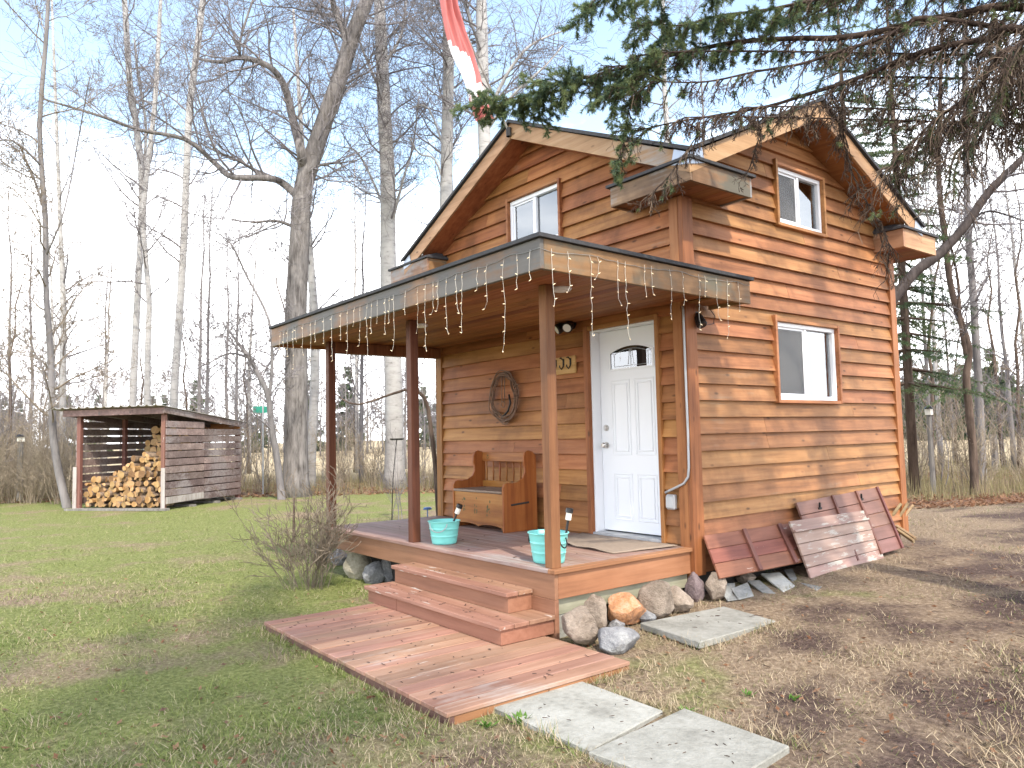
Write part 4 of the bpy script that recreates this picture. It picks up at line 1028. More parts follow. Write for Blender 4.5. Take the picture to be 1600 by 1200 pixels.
def slab_px(name, corners, z, t, m_, lab, cat, group=None, zs=None, sub=0):
    P_ = []
    for i, (u, v) in enumerate(corners):
        p = onz(u, v, z if zs is None else zs[i]); P_.append(p)
    mb = MB(); 
    if ((P_[1]-P_[0]).cross(P_[2]-P_[0])).z < 0: P_ = P_[::-1]
    mb.prism([p-Vector((0,0,t)) for p in P_], (0,0,t), .5)
    c_ = sum(P_, Vector())/len(P_)
    o = mb.build(name, M_[m_], origin=(c_.x, c_.y, min(p.z for p in P_)-t), bevel=0.006)
    return tag(o, lab, cat, group)
slab_px('paving_slab', [(768,1103),(893,1058),(1036,1110),(921,1172)], -.515, .05, 'paver', 'grey concrete slab touching the end of the wooden platform', 'paving slab', 'square concrete paving slabs')
slab_px('paving_slab', [(919,1174),(1069,1106),(1234,1165),(1110,1240)], -.505, .05, 'paver', 'nearest concrete slab at the bottom edge of the picture', 'paving slab', 'square concrete paving slabs')
slab_px('paving_slab', [(1000,973),(1132,947),(1213,970),(1093,1003)], -.432, .05, 'paver', 'concrete slab lying alone beside the stones at the porch side', 'paving slab', 'square concrete paving slabs')

def board_panel(name, TL, TR, BR, BL, t, nb, m_, lab, battens, bm_, grp='old shutters leaning on the cabin wall'):
    """corner points in world space; planks run along the TL-TR direction"""
    TL, TR, BR, BL = map(Vector, (TL, TR, BR, BL))
    n_ = (TR-TL).cross(BL-TL).normalized()
    if n_.x < 0: n_ = -n_
    o = empty(name, (BL+BR)/2, lab, 'shutter', grp)
    mb = MB()
    for k in range(nb):
        a, b = k/nb+0.004, (k+1)/nb-0.004
        q = [TL+(BL-TL)*a, TR+(BR-TR)*a, TR+(BR-TR)*b, TL+(BL-TL)*b]
        mb.prism([p_-n_*t for p_ in q], n_*(t+rng.uniform(-.001,.002)))
    mb.build('planks', M_[m_], o, bevel=0.003)
    for k, (f, wd) in enumerate(battens):
        mb = MB()
        if wd > 0:
            a0, a1 = TL+(TR-TL)*(f-wd/2), BL+(BR-BL)*(f-wd/2); b0, b1 = TL+(TR-TL)*(f+wd/2), BL+(BR-BL)*(f+wd/2)
            mb.prism([a0+n_*.001, b0+n_*.001, b1+n_*.001, a1+n_*.001], n_*.022)
        else:
            wd = -wd
            a0, a1 = TL+(BL-TL)*f, TR+(BR-TR)*f; b0, b1 = TL+(BL-TL)*(f+wd), TR+(BR-TR)*(f+wd)
            mb.prism([a0+n_*.001, a1+n_*.001, b1+n_*.001, b0+n_*.001], n_*.020)
        mb.build('batten', M_[bm_], o, bevel=0.002)
    return o
board_panel('shutter', (.085,.04,.107), (.085,1.35,.10), (.315,1.26,-.235), (.315,-.06,-.225), .022, 3, 'red_boards', 'short red brown shutter of three planks leaning nearest the porch', [(.43,.04), (.86,.045)], 'batten')
board_panel('shutter', (.21,1.17,.144), (.20,2.59,.138), (.38,2.63,-.365), (.42,1.16,-.385), .022, 5, 'peeled_boards', 'pale peeling plank shutter leaning in front of the plum one', [(0.17,-.035)], 'peeled_boards')
p3 = board_panel('shutter', (.075,1.515,.289), (.075,3.15,.348), (.36,3.08,-.30), (.36,1.44,-.34), .022, 5, 'purple_boards', 'large plum red shutter leaning against the wall behind the peeling one', [(.40,.02), (.70,.02), (.985,.022)], 'batten')
for u, v in ((1281, 791), (1346, 777)):
    c_ = onx(u, v, .118); mb = MB(); mb.box(c_.x-.004, c_.x+.012, c_.y-.035, c_.y+.02, c_.z-.03, c_.z-.01, .5); mb.box(c_.x-.004, c_.x+.012, c_.y-.012, c_.y, c_.z-.01, c_.z+.04, .5); mb.build('hinge', M_['iron'], p3)
SLT = 'slate tiles lying by the shutters'
slab_px('slate_tile', [(1120,912),(1148,910),(1150,931),(1137,939)], 0, .012, 'slate', 'bluish slate tile standing nearest the house corner', 'slate tile', SLT, zs=[-.30,-.31,-.40,-.41])
slab_px('slate_tile', [(1131,923),(1142,919),(1155,936),(1137,938.5)], 0, .010, 'slate', 'narrow grey slate overlapped by its broad neighbour', 'slate tile', SLT, zs=[-.355,-.355,-.405,-.405])
slab_px('slate_tile', [(1142,919),(1168,909),(1178,930),(1154,936)], 0, .014, 'slate', 'broad grey green slate leaning left of the pale one', 'slate tile', SLT, zs=[-.34,-.33,-.395,-.40])
slab_px('slate_tile', [(1167,907),(1187,906),(1214,928),(1192,926)], 0, .012, 'slate', 'dark green slate between the broad slate and the pale one', 'slate tile', SLT, zs=[-.34,-.34,-.395,-.395])
slab_px('slate_tile', [(1188,896),(1219,894),(1245,917),(1224,924)], 0, .018, 'slate_pale', 'pale whitish slate, the brightest of the pile', 'slate tile', SLT, zs=[-.325,-.325,-.385,-.385])
slab_px('slate_tile', [(1224,890),(1238,888),(1249,910),(1240,913)], 0, .012, 'slate', 'narrow dark slate between the pale one and the peeling shutter', 'slate tile', SLT, zs=[-.33,-.33,-.385,-.385])
slab_px('slate_tile', [(1250,911),(1271,905),(1296,903),(1293,913),(1276,922)], -.375, .014, 'slate', 'flat slate lying under the corner of the peeling shutter', 'slate tile', SLT)
PK = 'loose wooden pickets at the far cabin corner'
for i, (a, b, dd, lab) in enumerate((((1394,806),(1408,787),8.9,'short tan picket leaning nearest the plum shutter'), ((1404,810),(1419,786),9.0,'short tan picket leaning at the middle of three by the corner'), ((1413,808),(1427,789),9.05,'short tan picket leaning outermost at the far cabin corner'),
        ((1400,822),(1431,842),8.85,'long tan picket lying on top by the far corner'), ((1402,828),(1428,846),8.8,'tan picket lying lowest on the grass by the plum shutter'))):
    mb = MB(); A_, B_ = at(*a, dd), at(*b, dd-(.25 if i > 2 else .0)); mb.beam(A_, B_, .028, .045, up=(.4,-.6,.5))
    tag(mb.build('picket', M_['dull_pine'], bevel=0.003, origin=A_), lab, 'picket', PK)

# ------------------------------------------------------------------ woodshed
def woodshed():
    PR_ = onz(256, 797, -.535); PL_ = onz(118, 797, -.535)
    wv = (PR_-PL_); wv.z = 0; Wd = wv.length; wv.normalize(); dv = Vector((-wv.y, wv.x, 0))
    if dv.dot(CF) < 0: dv = -dv
    Dp = 3.14; O = PL_.copy()
    def Q(a, b, z): return Vector((O.x, O.y, 0)) + wv*a + dv*b + Vector((0,0,z))
    o = empty('woodshed', Q(Wd/2, Dp/2, -.545), 'open fronted slatted woodshed with corrugated roof at the lawn edge', 'woodshed')
    zf, zr = 1.86, 1.55
    def rz(b): return zf+(zr-zf)*b/Dp
    def bar(mb, p0, p1, w_, h_, rnd=None, mi=0): mb.beam(p0, p1, w_, h_, (0,0,1), rnd, mi)
    for a, b, m_ in ((.05,.05,'shed_post'), (Wd-.05,.05,'shed_post'), (.05,Dp-.05,'shed_post'), (Wd-.05,Dp-.05,'shed_post'), (Wd*.5, Dp-.05, 'shed_post'), (.05,Dp*.5,'shed_post')):
        mb = MB(); mb.beam(Q(a,b,-.55), Q(a,b,rz(b)-.02), .10, .10, dv); mb.build('post', M_[m_], o, bevel=.005)
    for a in (-.005, Wd+.0):
        mb = MB(); mb.beam(Q(a-.02, -.015, -.50), Q(a-.02, -.015, .45 if a > 0 else .50), .10, .02, dv); mb.build('white_board', M_['shed_white'], o)
    # slatted walls
    right = MB(); k = 0; z = -.40
    while z < zf-.25:
        top = z+.155
        for (b0, b1) in ((.02, Dp*.47), (Dp*.47+.01, Dp)):
            if top < rz(b1)-.02:
                j = rng.uniform(-.008,.008); right.hexa([Q(Wd+.01,b0,z+j), Q(Wd+.035,b0,z+j), Q(Wd+.035,b1,z-j), Q(Wd+.01,b1,z-j), Q(Wd+.01,b0,z+.155+j), Q(Wd+.035,b0,z+.155+j), Q(Wd+.035,b1,z+.155-j), Q(Wd+.01,b1,z+.155-j)])
        z += .18; k += 1
    right.build('slat_wall', M_['shed_dv'], o, bevel=.003)
    mb = MB(); mb.hexa([Q(Wd+.036,.02,-.40), Q(Wd+.05,.02,-.40), Q(Wd+.05,Dp*.46,-.37), Q(Wd+.036,Dp*.46,-.37), Q(Wd+.036,.02,-.24), Q(Wd+.05,.02,-.24), Q(Wd+.05,Dp*.46,-.22), Q(Wd+.036,Dp*.46,-.22)]); mb.build('pale_skirt_board', M_['shed_white'], o)
    left = MB(); z = -.40
    while z < zf-.3:
        left.hexa([Q(-.035,.02,z), Q(-.01,.02,z), Q(-.01,Dp,z), Q(-.035,Dp,z), Q(-.035,.02,z+.15), Q(-.01,.02,z+.15), Q(-.01,Dp,z+.15), Q(-.035,Dp,z+.15)]); z += .185
    left.build('slat_wall', M_['shed_dv'], o)
    back = MB(); z = -.40
    while z < zr-.2:
        back.hexa([Q(0,Dp+.005,z), Q(Wd,Dp+.005,z), Q(Wd,Dp+.03,z), Q(0,Dp+.03,z), Q(0,Dp+.005,z+.15), Q(Wd,Dp+.005,z+.15), Q(Wd,Dp+.03,z+.15), Q(0,Dp+.03,z+.15)]); z += .18
    back.build('slat_wall', M_['shed_y'], o)
    mb = MB(); mb.beam(Q(-.1,Dp-.11,zr-.09), Q(Wd+.05,Dp-.11,zr-.09), .05, .16, (0,0,1)); mb.build('header', M_['shed_orange'], o)
    mb = MB(); mb.beam(Q(-.30,-.10,zf-.06), Q(Wd+.06,-.10,zf-.06), .04, .15, (0,0,1)); mb.build('front_beam', M_['shed_y'], o, bevel=.004)
    for a in (-.28, Wd*.3, Wd*.65, Wd+.06):
        mb = MB(); mb.beam(Q(a,-.12,rz(-.12)-.055), Q(a,Dp+.15,rz(Dp+.15)-.055), .04, .14, (0,0,1)); mb.build('rafter', M_['shed_dv'], o)
    # corrugated sheet
    mb = MB(); n = 140; A0, A1 = -.55, Wd+.12; vs = []; fs = []
    for i in range(n+1):
        a = A0+(A1-A0)*i/n; ph = (a-A0)/.235; rib = 0.045*max(0, 1-abs((ph % 1)-.5)*4)
        for b in (-.25, Dp*.5, Dp+.25): vs.append(Q(a, b, rz(b)+.03+rib + (0.0)))
    for i in range(n):
        for j in range(2): fs.append((i*3+j, (i+1)*3+j, (i+1)*3+j+1, i*3+j+1))
    mb.add(vs, fs, .5); r_ = mb.build('roof_sheet', M_['sheet'], o); sm = r_.modifiers.new('t', 'SOLIDIFY'); sm.thickness = .006
    for b in (.0, 1.0, 2.0, 3.0):
        mb = MB(); mb.beam(Q(-.05,b,-.52), Q(Wd+.12,b,-.52), .10, .06, (0,0,1)); mb.build('skid', M_['greypost'], o)
    mb = MB(); mb.beam(Q(-.2,-.12,-.515), Q(Wd+.15,-.14,-.515), .05, .05, (0,0,1)); mb.build('sill_board', M_['greypost'], o)
    # firewood
    protos = []
    for i in range(8):
        r2 = random.Random(50+i); n = 9; m = MB()
        if i in (2, 5, 6): pts = [(0.0,0.0)]+[(math.cos(a)*.09, math.sin(a)*.085) for a in [r2.uniform(.2,.4)+k*1.9/4 for k in range(5)]]; cx = sum(p[0] for p in pts)/len(pts); cy = sum(p[1] for p in pts)/len(pts); pts = [(x-cx, y-cy) for x, y in pts]
        else: pts = [(math.cos(2*PI*k/n)*.085*r2.uniform(.85,1.1), math.sin(2*PI*k/n)*.08*r2.uniform(.85,1.1)) for k in range(n)]
        nn = len(pts); L_ = .42
        vs = [(x, -L_/2, z) for x, z in pts]+[(x*.97, 0, z*.97) for x, z in pts]+[(x, L_/2, z) for x, z in pts]
        m.add(vs, [(k, (k+1) % nn, nn+(k+1) % nn, nn+k) for k in range(nn)]+[(nn+k, nn+(k+1) % nn, 2*nn+(k+1) % nn, 2*nn+k) for k in range(nn)], .5, 0)
        if nn == 6: 
            for q in (0, 5): pass
        m.add(vs, [tuple(range(nn))[::-1], tuple(2*nn+k for k in range(nn))], r2.random(), 1)
        ob = m.build('firewood_log', [M_['log_bark'] if i not in (5,) else M_['log_end'], M_['log_end']], bevel=.004)
        protos.append(ob)
    first = set(); ang = math.atan2(wv.y, wv.x)
    r2 = random.Random(5)
    def place(a, b, z, sc_, yaw=0, pitch=0, lab=None):
        i = r2.randrange(8); ob = protos[i] if i not in first else protos[i].copy()
        if i in first: COL.objects.link(ob)
        first.add(i)
        ob.location = Q(a, b, z); ob.rotation_euler = (pitch, r2.uniform(0, 6.28), ang+yaw); ob.rotation_mode = 'XYZ'
        ob.scale = (sc_, r2.uniform(.85,1.15), sc_)
        tag(ob, lab or 'split firewood log stacked in the open woodshed', 'log', 'logs stacked in the woodshed')
    z = -.41; row = 0
    while z < .80:
        a = .20+(row % 2)*.065
        while a < Wd-.16:
            s_ = r2.uniform(.72,1.15)
            lim = .26+.62*S((a-.75)/1.1)
            if z < lim: place(a, .30+row*.02+r2.uniform(-.09,.09), z+r2.uniform(-.015,.015), s_, r2.uniform(-.25,.25), r2.uniform(-.08,.08))
            a += .125*s_+.018
        z += .118; row += 1
    # higher heap behind
    z = -.40; row = 0
    while z < 1.35:
        a = .25+(row % 2)*.07
        while a < Wd-.14:
            s_ = r2.uniform(.8,1.35)
            lim = .38+.85*S((a-.8)/.9)
            if z < lim and z > -.1: place(a, .80+row*.035+r2.uniform(-.1,.1), z, s_, r2.uniform(-.5,.5), r2.uniform(-.12,.12))
            a += .15*s_+.02
        z += .14; row += 1
    z = .25; row = 0
    while z < 1.45:
        a = .62+row*.07
        while a < Wd-.14:
            s_ = r2.uniform(.9,1.5); place(a, 1.35+row*.02+r2.uniform(-.1,.1), z, s_, r2.uniform(-.6,.6), r2.uniform(-.15,.15), 'dark firewood log on the high rear heap of the woodshed')
            a += .19*s_
        z += .16; row += 1
    for lab, a, z_ in (('large round pale log end at the right post of the woodshed', Wd-.16, .98),):
        place(a, .55, z_, 1.35, 0, 0, lab)
M_['shed_dv'] = wood('shed_side_boards', (0.11,0.075,0.065), (0.19,0.135,0.12), (0.27,0.20,0.18), 'X', weather=0.45, wcol=(0.24,0.205,0.195), vary=0.7, dirt=0.5)
woodshed()

# ------------------------------------------------------------------ posts, poles, feeder, sign
def fence_post(u, vb, vt, wpx, lab, mat_='greypost', cap=None, name='fence_post'):
    b = G(u, vb); d = (b-CAM).dot(CF); top = at(u, vt, d); h = top.z-b.z; w_ = wpx*d/FPX/2
    o = empty(name, b, lab, 'post')
    mb = MB(); r2 = random.Random(int(u))
    mb.tube([b-Vector((0,0,.05)), b+Vector((0,0,h*.5)), b+Vector((r2.uniform(-.02,.02),0,h))], [w_, w_*.95, w_*.9], 8); mb.build('shaft', M_[mat_], o)
    if cap == 'lantern':
        t = b+Vector((0,0,h)); s_ = w_*1.1
        mb = MB(); mb.box(t.x-s_, t.x+s_, t.y-s_, t.y+s_, t.z+.001, t.z+.14, .5); mb.build('lamp_lens', M_['lampglass'], o)
        mb = MB(); mb.tube([t+Vector((0,0,.141)), t+Vector((0,0,.15)), t+Vector((0,0,.23))], [s_*1.7, s_*1.7, .01], 8, .5); mb.build('lamp_cap', M_['black'], o)
    if cap == 'box':
        t = b+Vector((0,0,h)); mb = MB(); mb.box(t.x-.16, t.x+.16, t.y-.12, t.y+.12, t.z+.001, t.z+.12, .5); mb.build('tray', M_['galv'], o)
    return o
fence_post(30, 783, 690, 9, 'grey wooden fence post at the left edge of the lawn', cap='lantern')
fence_post(1459, 772, 648, 8, 'weathered grey post with a small lantern on top right of the cabin', cap='lantern')
fence_post(1556, 736, 678, 11, 'dark rotten stump post between the trees right of the cabin', 'bark_oak')
fence_post(468, 768, 660, 6, 'thin grey post with a bird tray in front of the big forked tree', cap='box')
fence_post(459, 848, 778, 4, 'slim grey green stake in the lawn behind the bare bush', 'bark_brown', name='garden_stake')
def feeder():
    b = G(613, 806); b = onz(612, 812, -.545); d = (b-CAM).dot(CF)
    o = empty('bird_feeder', b, 'round dark feeder tray on a thin bent pole beyond the porch', 'bird feeder')
    t = at(620, 687, d); mb = MB(); mb.tube([b-Vector((0,0,.05)), at(614, 750, d), at(618, 705, d), t], .009, 6, .5); mb.build('pole', M_['iron'], o)
    mb = MB(); mb.lathe([(0,-.01),(.10,-.01),(.13,.0),(.135,.025),(.12,.01),(0,.005)], t, 20, .5); mb.build('tray', M_['iron'], o)
feeder()
def sign():
    b = onz(411, 768, -.545); d = 22.6; b = at(411, 600, d); b.z = -.55
    o = empty('street_sign', b, 'small green sign plate on a thin post among the trees left', 'sign')
    t = at(411, 640, d); mb = MB(); mb.tube([b, (b.x, b.y, t.z+.25)], .022, 8, .5); mb.build('post', M_['galv'], o)
    mb = MB(); c_ = t; r_ = CR.copy(); r_.z = 0; r_.normalize(); mb.prism([c_+r_*-.28+Vector((0,0,-.10))-CF*.03, c_+r_*.30+Vector((0,0,-.10))-CF*.03, c_+r_*.30+Vector((0,0,.10))-CF*.03, c_+r_*-.28+Vector((0,0,.10))-CF*.03], CF*-.006, .5); mb.build('plate', M_['green_sign'], o)
sign()

# ------------------------------------------------------------------ trees
def rdir(r2):
    while True:
        v = Vector((r2.uniform(-1,1), r2.uniform(-1,1), r2.uniform(-1,1)))
        if 0.05 < v.length < 1: return v.normalized()
def side_dir(d, ang, r2, bias=None):
    x = d.orthogonal().normalized(); y = d.cross(x); a = r2.uniform(0, 2*PI)
    s_ = x*math.cos(a)+y*math.sin(a)
    if bias is not None: s_ = (s_+bias*0.8).normalized()
    return (d*math.cos(ang)+s_*math.sin(ang)).normalized()
def grow(mb, p, d, L_, r, lev, maxlev, r2, wig=0.25, up=0.05, kids=(8, 7, 5), rmin=0.004, kl=0.5, ang=(35, 65), start=0.25):
    n = max(3, min(9, int(L_/0.28))) if lev < maxlev else 3
    pts = [p.copy()]; dirs = [d.copy()]; q = p.copy(); dd = d.copy()
    for i in range(n):
        dd = (dd + rdir(r2)*wig + Vector((0,0,up))).normalized(); q = q + dd*(L_/n); pts.append(q.copy()); dirs.append(dd.copy())
    rad = [max(rmin, r*(1-0.8*i/n)) for i in range(n+1)]
    mb.tube(pts, rad, 6 if r > .05 else (4 if r > .015 else 3), cap=False)
    if lev < maxlev:
        k_ = kids[min(lev, len(kids)-1)]
        for k in range(k_):
            t = start+(1-start)*(k+r2.random())/k_; i = min(n, max(1, int(t*n+0.5)))
            grow(mb, pts[i], side_dir(dirs[i], R(r2.uniform(*ang)), r2), L_*kl*r2.uniform(.6,1.25)*(1.15-0.5*t), max(rmin, rad[i]*0.62), lev+1, maxlev, r2, wig, up, kids, rmin, kl, ang)

def tree_obj(name, base, trunk_mb, crown_mb, bark_m, twig_m, lab, cat='tree', group=None):
    o = empty(name, base, lab, cat, group)
    trunk_mb.build('trunk', bark_m, o, smooth=True); crown_mb.build('crown', twig_m, o)
    return o
def along(path, rad, t):
    x = t*(len(path)-1); i = min(int(x), len(path)-2); f = x-i
    return path[i]*(1-f)+path[i+1]*f, (path[i+1]-path[i]).normalized(), rad[i]*(1-f)+rad[i+1]*f
def smooth_path(pts, n=4):
    out = []
    P_ = [pts[0]]+pts+[pts[-1]]
    for i in range(1, len(P_)-2):
        for k in range(n):
            t = k/n; a, b, c, d = P_[i-1], P_[i], P_[i+1], P_[i+2]
            out.append(0.5*((2*b)+(c-a)*t+(2*a-5*b+4*c-d)*t*t+(3*b-a-3*c+d)*t**3))
    out.append(pts[-1].copy()); return out
def px_path(pts, d, wob=0.0, r2=None):
    """pixel polyline -> world polyline at depth d (first point dropped to the ground)"""
    out = []
    for i, (u, v) in enumerate(pts): out.append(at(u, v, d+(r2.uniform(-wob, wob) if (r2 and i) else 0)))
    return out
def custom_tree(name, d, trunk, w0, w1, limbs, lab, bark_m, twig_m, seed, twigs=(16, 7, 6, 4), tlen=1.6, ext=None, group=None, tstart=0.25, up=.05, twr=.02):
    r2 = random.Random(seed); pth = px_path(trunk, d)
    base = pth[0].copy(); base.z = gz(base.x, base.y)
    pth[0] = base - Vector((0,0,.15))
    if ext: pth.append(pth[-1]+(pth[-1]-pth[-2]).normalized()*ext)
    P_ = smooth_path(pth); n = len(P_); s_ = d/FPX/2
    rad = [s_*(w0+(w1-w0)*(i/(n-1))**0.8) for i in range(n)]
    rad[0] *= 1.45; rad[1] *= 1.12
    if ext:
        for i in range(max(0, n-5), n): rad[i] *= 1-(i-(n-6))*0.13
    tm, cm = MB(), MB(); tm.tube(P_, rad, 12, .5)
    subs = []
    for (lp_, a, b) in limbs:
        q = px_path(lp_, d, .5, r2); Q_ = smooth_path(q); m = len(Q_)
        rr = [s_*(a+(b-a)*i/(m-1)) for i in range(m)]
        tm.tube(Q_, rr, 8, .5); subs.append((Q_, rr))
    for (Q_, rr) in subs:
        for k in range(twigs[1]+6):
            p, dr, r_ = along(Q_, rr, r2.uniform(.12, 1)); grow(cm, p, side_dir(dr, R(r2.uniform(35,70)), r2), tlen*r2.uniform(.5,1.1), min(max(.006, r_*.5), .035), 1, 3, r2, .28, up, (0, twigs[2], twigs[3]), .0045, .5)
    for k in range(twigs[0]):
        t = tstart+(1-tstart)*(k+r2.random())/twigs[0]
        p, dr, r_ = along(P_, rad, t); grow(cm, p, side_dir(dr, R(r2.uniform(40,70)), r2), tlen*r2.uniform(.7,1.3), min(max(.008, r_*.35), twr*1.8), 0, 2 if twigs[3] < 3 else 3, r2, .24, up, (twigs[1], twigs[2], twigs[3]), .0045, .5)
    return tree_obj(name, base, tm, cm, M_[bark_m], M_[twig_m], lab, 'tree', group)

custom_tree('forked_tree', 21.5, [(462,780),(463,600),(463,480),(468,380),(473,300),(490,240),(510,180),(533,115),(553,50),(578,-10)], 37, 20,
  [([(473,262),(470,235),(458,188),(444,134),(419,103),(375,90),(345,97),(310,92)], 17, 4), ([(466,308),(440,285),(415,278),(362,276),(337,256),(290,218),(218,203),(156,181),(62,153)], 13, 3),
   ([(415,278),(380,255),(335,235),(310,222)], 6, 2), ([(456,353),(430,345),(394,348)], 6, 3), ([(478,275),(500,258),(538,254)], 6, 3), ([(545,70),(525,20),(515,-15)], 12, 8), ([(375,90),(376,60),(395,0)], 5, 3), ([(335,235),(300,120),(285,60)], 3, 1.5), ([(500,215),(470,190),(440,150)], 4, 2)],
  'big rough barked tree forking into two limbs left of the porch', 'bark_oak', 'twig', 1, (26, 9, 7, 5), 2.8, 4.5, None, .42)
custom_tree('birch_tree', 24, [(617,765),(615,600),(607,430),(606,281),(601,187),(597,94),(592,-10)], 31, 16, [([(607,350),(590,300),(560,240),(535,230)], 5, 2), ([(610,360),(630,280),(645,230),(655,150)], 5, 2), ([(597,150),(560,60),(555,20)], 5, 2), ([(600,100),(625,60),(635,0)], 6, 3)],
  'tall grey birch trunk seen between the porch posts and above the porch roof', 'bark_birch', 'twig', 2, (22, 7, 6, 4), 2.0, 5, None, .35)
custom_tree('birch_tree', 23, [(695,770),(696,500),(697,312),(699,200),(701,94),(698,-10)], 24, 14, [([(697,300),(680,250),(655,240),(640,215)], 4, 2), ([(699,250),(670,170),(640,170)], 4, 2)],
  'pale birch trunk rising behind the left slope of the front gable', 'bark_birch', 'twig', 3, (20, 7, 6, 4), 2.0, 5, None, .4)
custom_tree('birch_tree', 21, [(768,770),(764,500),(760,300),(757,219),(754,100),(752,-10)], 25, 17, [([(758,190),(790,120),(830,70),(890,45)], 7, 2), ([(757,210),(800,150),(850,105),(880,70)], 5, 2), ([(755,90),(735,30),(725,-10)], 6, 4)],
  'birch trunk behind the flag and the gable peak', 'bark_birch', 'twig', 4, (20, 8, 6, 5), 2.2, 5, None, .5)
custom_tree('birch_tree', 30, [(206,790),(207,640),(214,480),(222,300),(212,190),(203,130),(194,-10)], 12, 8, [([(222,297),(228,200),(216,120),(210,60)], 5, 3)], 'tall white birch directly above the left half of the woodshed', 'bark_birch', 'twig', 5, (22, 8, 6, 4), 2.2, 5, None, .35)
custom_tree('birch_tree', 29, [(228,790),(230,620),(231,545),(233,470),(228,410),(224,340),(232,250),(243,150),(250,20)], 11, 6, [], 'white birch with a kinked trunk beside the tall one above the woodshed', 'bark_birch', 'twig', 6, (22, 8, 6, 4), 2.2, 5, None, .3)
custom_tree('birch_tree', 27, [(268,790),(272,620),(279,510),(286,400),(291,281),(296,172),(308,78),(318,-10)], 13, 9, [], 'white birch leaning right above the right half of the woodshed', 'bark_birch', 'twig', 7, (22, 8, 6, 4), 2.2, 5, None, .35)
custom_tree('birch_tree', 26, [(96,780),(98,640),(99,480),(96,400)], 10, 8, [], 'grey young birch behind the crooked tree left of the woodshed', 'bark_birch', 'twig', 8, (20, 6, 5, 3), 1.7, 9, None, .3)
custom_tree('crooked_tree', 19.2, [(108,788),(92,738),(83,678),(81,610),(78,540),(72,450),(70,330),(62,200),(72,60),(76,-10)], 13, 5, [([(82,640),(60,560),(20,520)], 4, 1.5), ([(72,400),(100,330),(120,230),(140,120)], 3, 1.5), ([(70,330),(40,250),(0,215)], 4, 2), ([(66,260),(20,220),(-20,225)], 4, 2)],
  'slender crooked tree at the left corner of the woodshed', 'bark_grey', 'twig_tan', 9, (24, 9, 7, 4), 2.2, 4, None, .2)
custom_tree('crooked_tree', 20.5, [(441,779),(434,725),(424,664),(419,619),(406,590),(390,560),(375,540)], 12, 5, [([(420,625),(425,570),(420,500),(385,430),(360,380),(330,360)], 6, 1.5), ([(390,560),(360,552),(330,565),(300,580)], 4, 1.5)],
  'bent thin tree leaning left just left of the big forked tree', 'bark_grey', 'twig', 10, (16, 8, 6, 4), 1.4, .8, None, .25)
custom_tree('birch_tree', 25.5, [(484,775),(487,690),(492,600),(492,500),(484,400),(480,340)], 17, 10, [], 'patchy grey birch trunk just right of the big forked tree', 'bark_birch', 'twig', 12, (18, 7, 5, 4), 1.8, 7, None, .4)
custom_tree('young_tree', 17.0, [(1523,777),(1521,712),(1514,639),(1510,592),(1514,555),(1510,528),(1494,481),(1483,432),(1478,380),(1470,320),(1466,250),(1468,180)], 13, 7, [([(1510,560),(1500,500),(1497,440),(1485,380)], 7, 3), ([(1483,432),(1500,380),(1540,330)], 3, 1.5)],
  'young red brown tree with a kinked trunk right of the cabin', 'bark_brown', 'twig', 13, (16, 6, 5, 3), 1.3, 3, None, .35)
custom_tree('young_tree', 20.5, [(1533,730),(1531,642),(1525,537),(1521,467),(1514,380),(1511,300),(1509,200),(1507,60)], 13, 8, [([(1514,380),(1530,320),(1560,270)], 3, 1.5), ([(1518,430),(1540,400),(1575,385)], 3, 1.5)],
  'straight grey tree behind the kinked young tree right of the cabin', 'bark_grey', 'twig', 14, (18, 6, 5, 3), 1.4, 4, None, .3)
custom_tree('leaning_tree', 15, [(1130,775),(1250,640),(1330,545),(1393,470),(1430,425),(1470,395),(1512,348),(1545,300),(1605,240)], 22, 10, [([(1512,348),(1545,330),(1600,345)], 4, 2)], 'dark tree leaning far over to the right behind the cabin', 'bark_dark', 'twig', 15, (10, 6, 5, 3), 1.4, 4, None, .6)
custom_tree('birch_tree', 24, [(1040,760),(1040,400),(1042,220),(1038,130),(1035,-10)], 9, 7, [], 'slim white birch showing between the two roof peaks', 'bark_birch', 'twig', 16, (16, 6, 5, 3), 1.8, 5, None, .4)

# --- woodland: repeated bare trees, saplings and brush
def proto_tree(seed, h, r0, bark_m, twig_m, kids, tlen, start, name, lean=.3, rmin=.0055):
    r2 = random.Random(seed); n = 9; P_ = []; x = y = 0
    for i in range(n+1):
        x += r2.uniform(-lean, lean)*.5; y += r2.uniform(-lean, lean)*.5
        P_.append(Vector((x*(i/n), y*(i/n), -0.15+(h+.15)*i/n)))
    rad = [max(.01, r0*(1-.85*i/n)) for i in range(n+1)]; rad[0] *= 1.3
    tm, cm = MB(), MB(); tm.tube(P_, rad, 8, .5)
    for k in range(kids[0]):
        t = start+(1-start)*(k+r2.random())/kids[0]; p, dr, r_ = along(P_, rad, t)
        grow(cm, p, side_dir(dr, R(r2.uniform(40,65)), r2), tlen*r2.uniform(.6,1.2)*(1.2-.7*t), min(.03, max(.007, r_*.45)), 1, 3, r2, .22, .06, (0,)+tuple(kids[1:]), rmin, .5)
    return tree_obj(name, (0,0,0), tm, cm, M_[bark_m], M_[twig_m], None)
def spread(proto, spots, lab, cat, group, r2, s_=(.8,1.2)):
    for i, (x, y) in enumerate(spots):
        o = proto if i == 0 else copy_tree(proto)
        k = r2.uniform(*s_); o.location = (x, y, gz(x, y)); o.scale = (k, k, k*r2.uniform(.92,1.1)); o.rotation_euler = (0, 0, r2.uniform(0, 6.28))
        tag(o, lab, cat, group)
def spot(u, d):
    p = at(u, 690, d); return (p.x, p.y)
r2 = random.Random(21)
GW = 'trees of the wood behind the lawn'
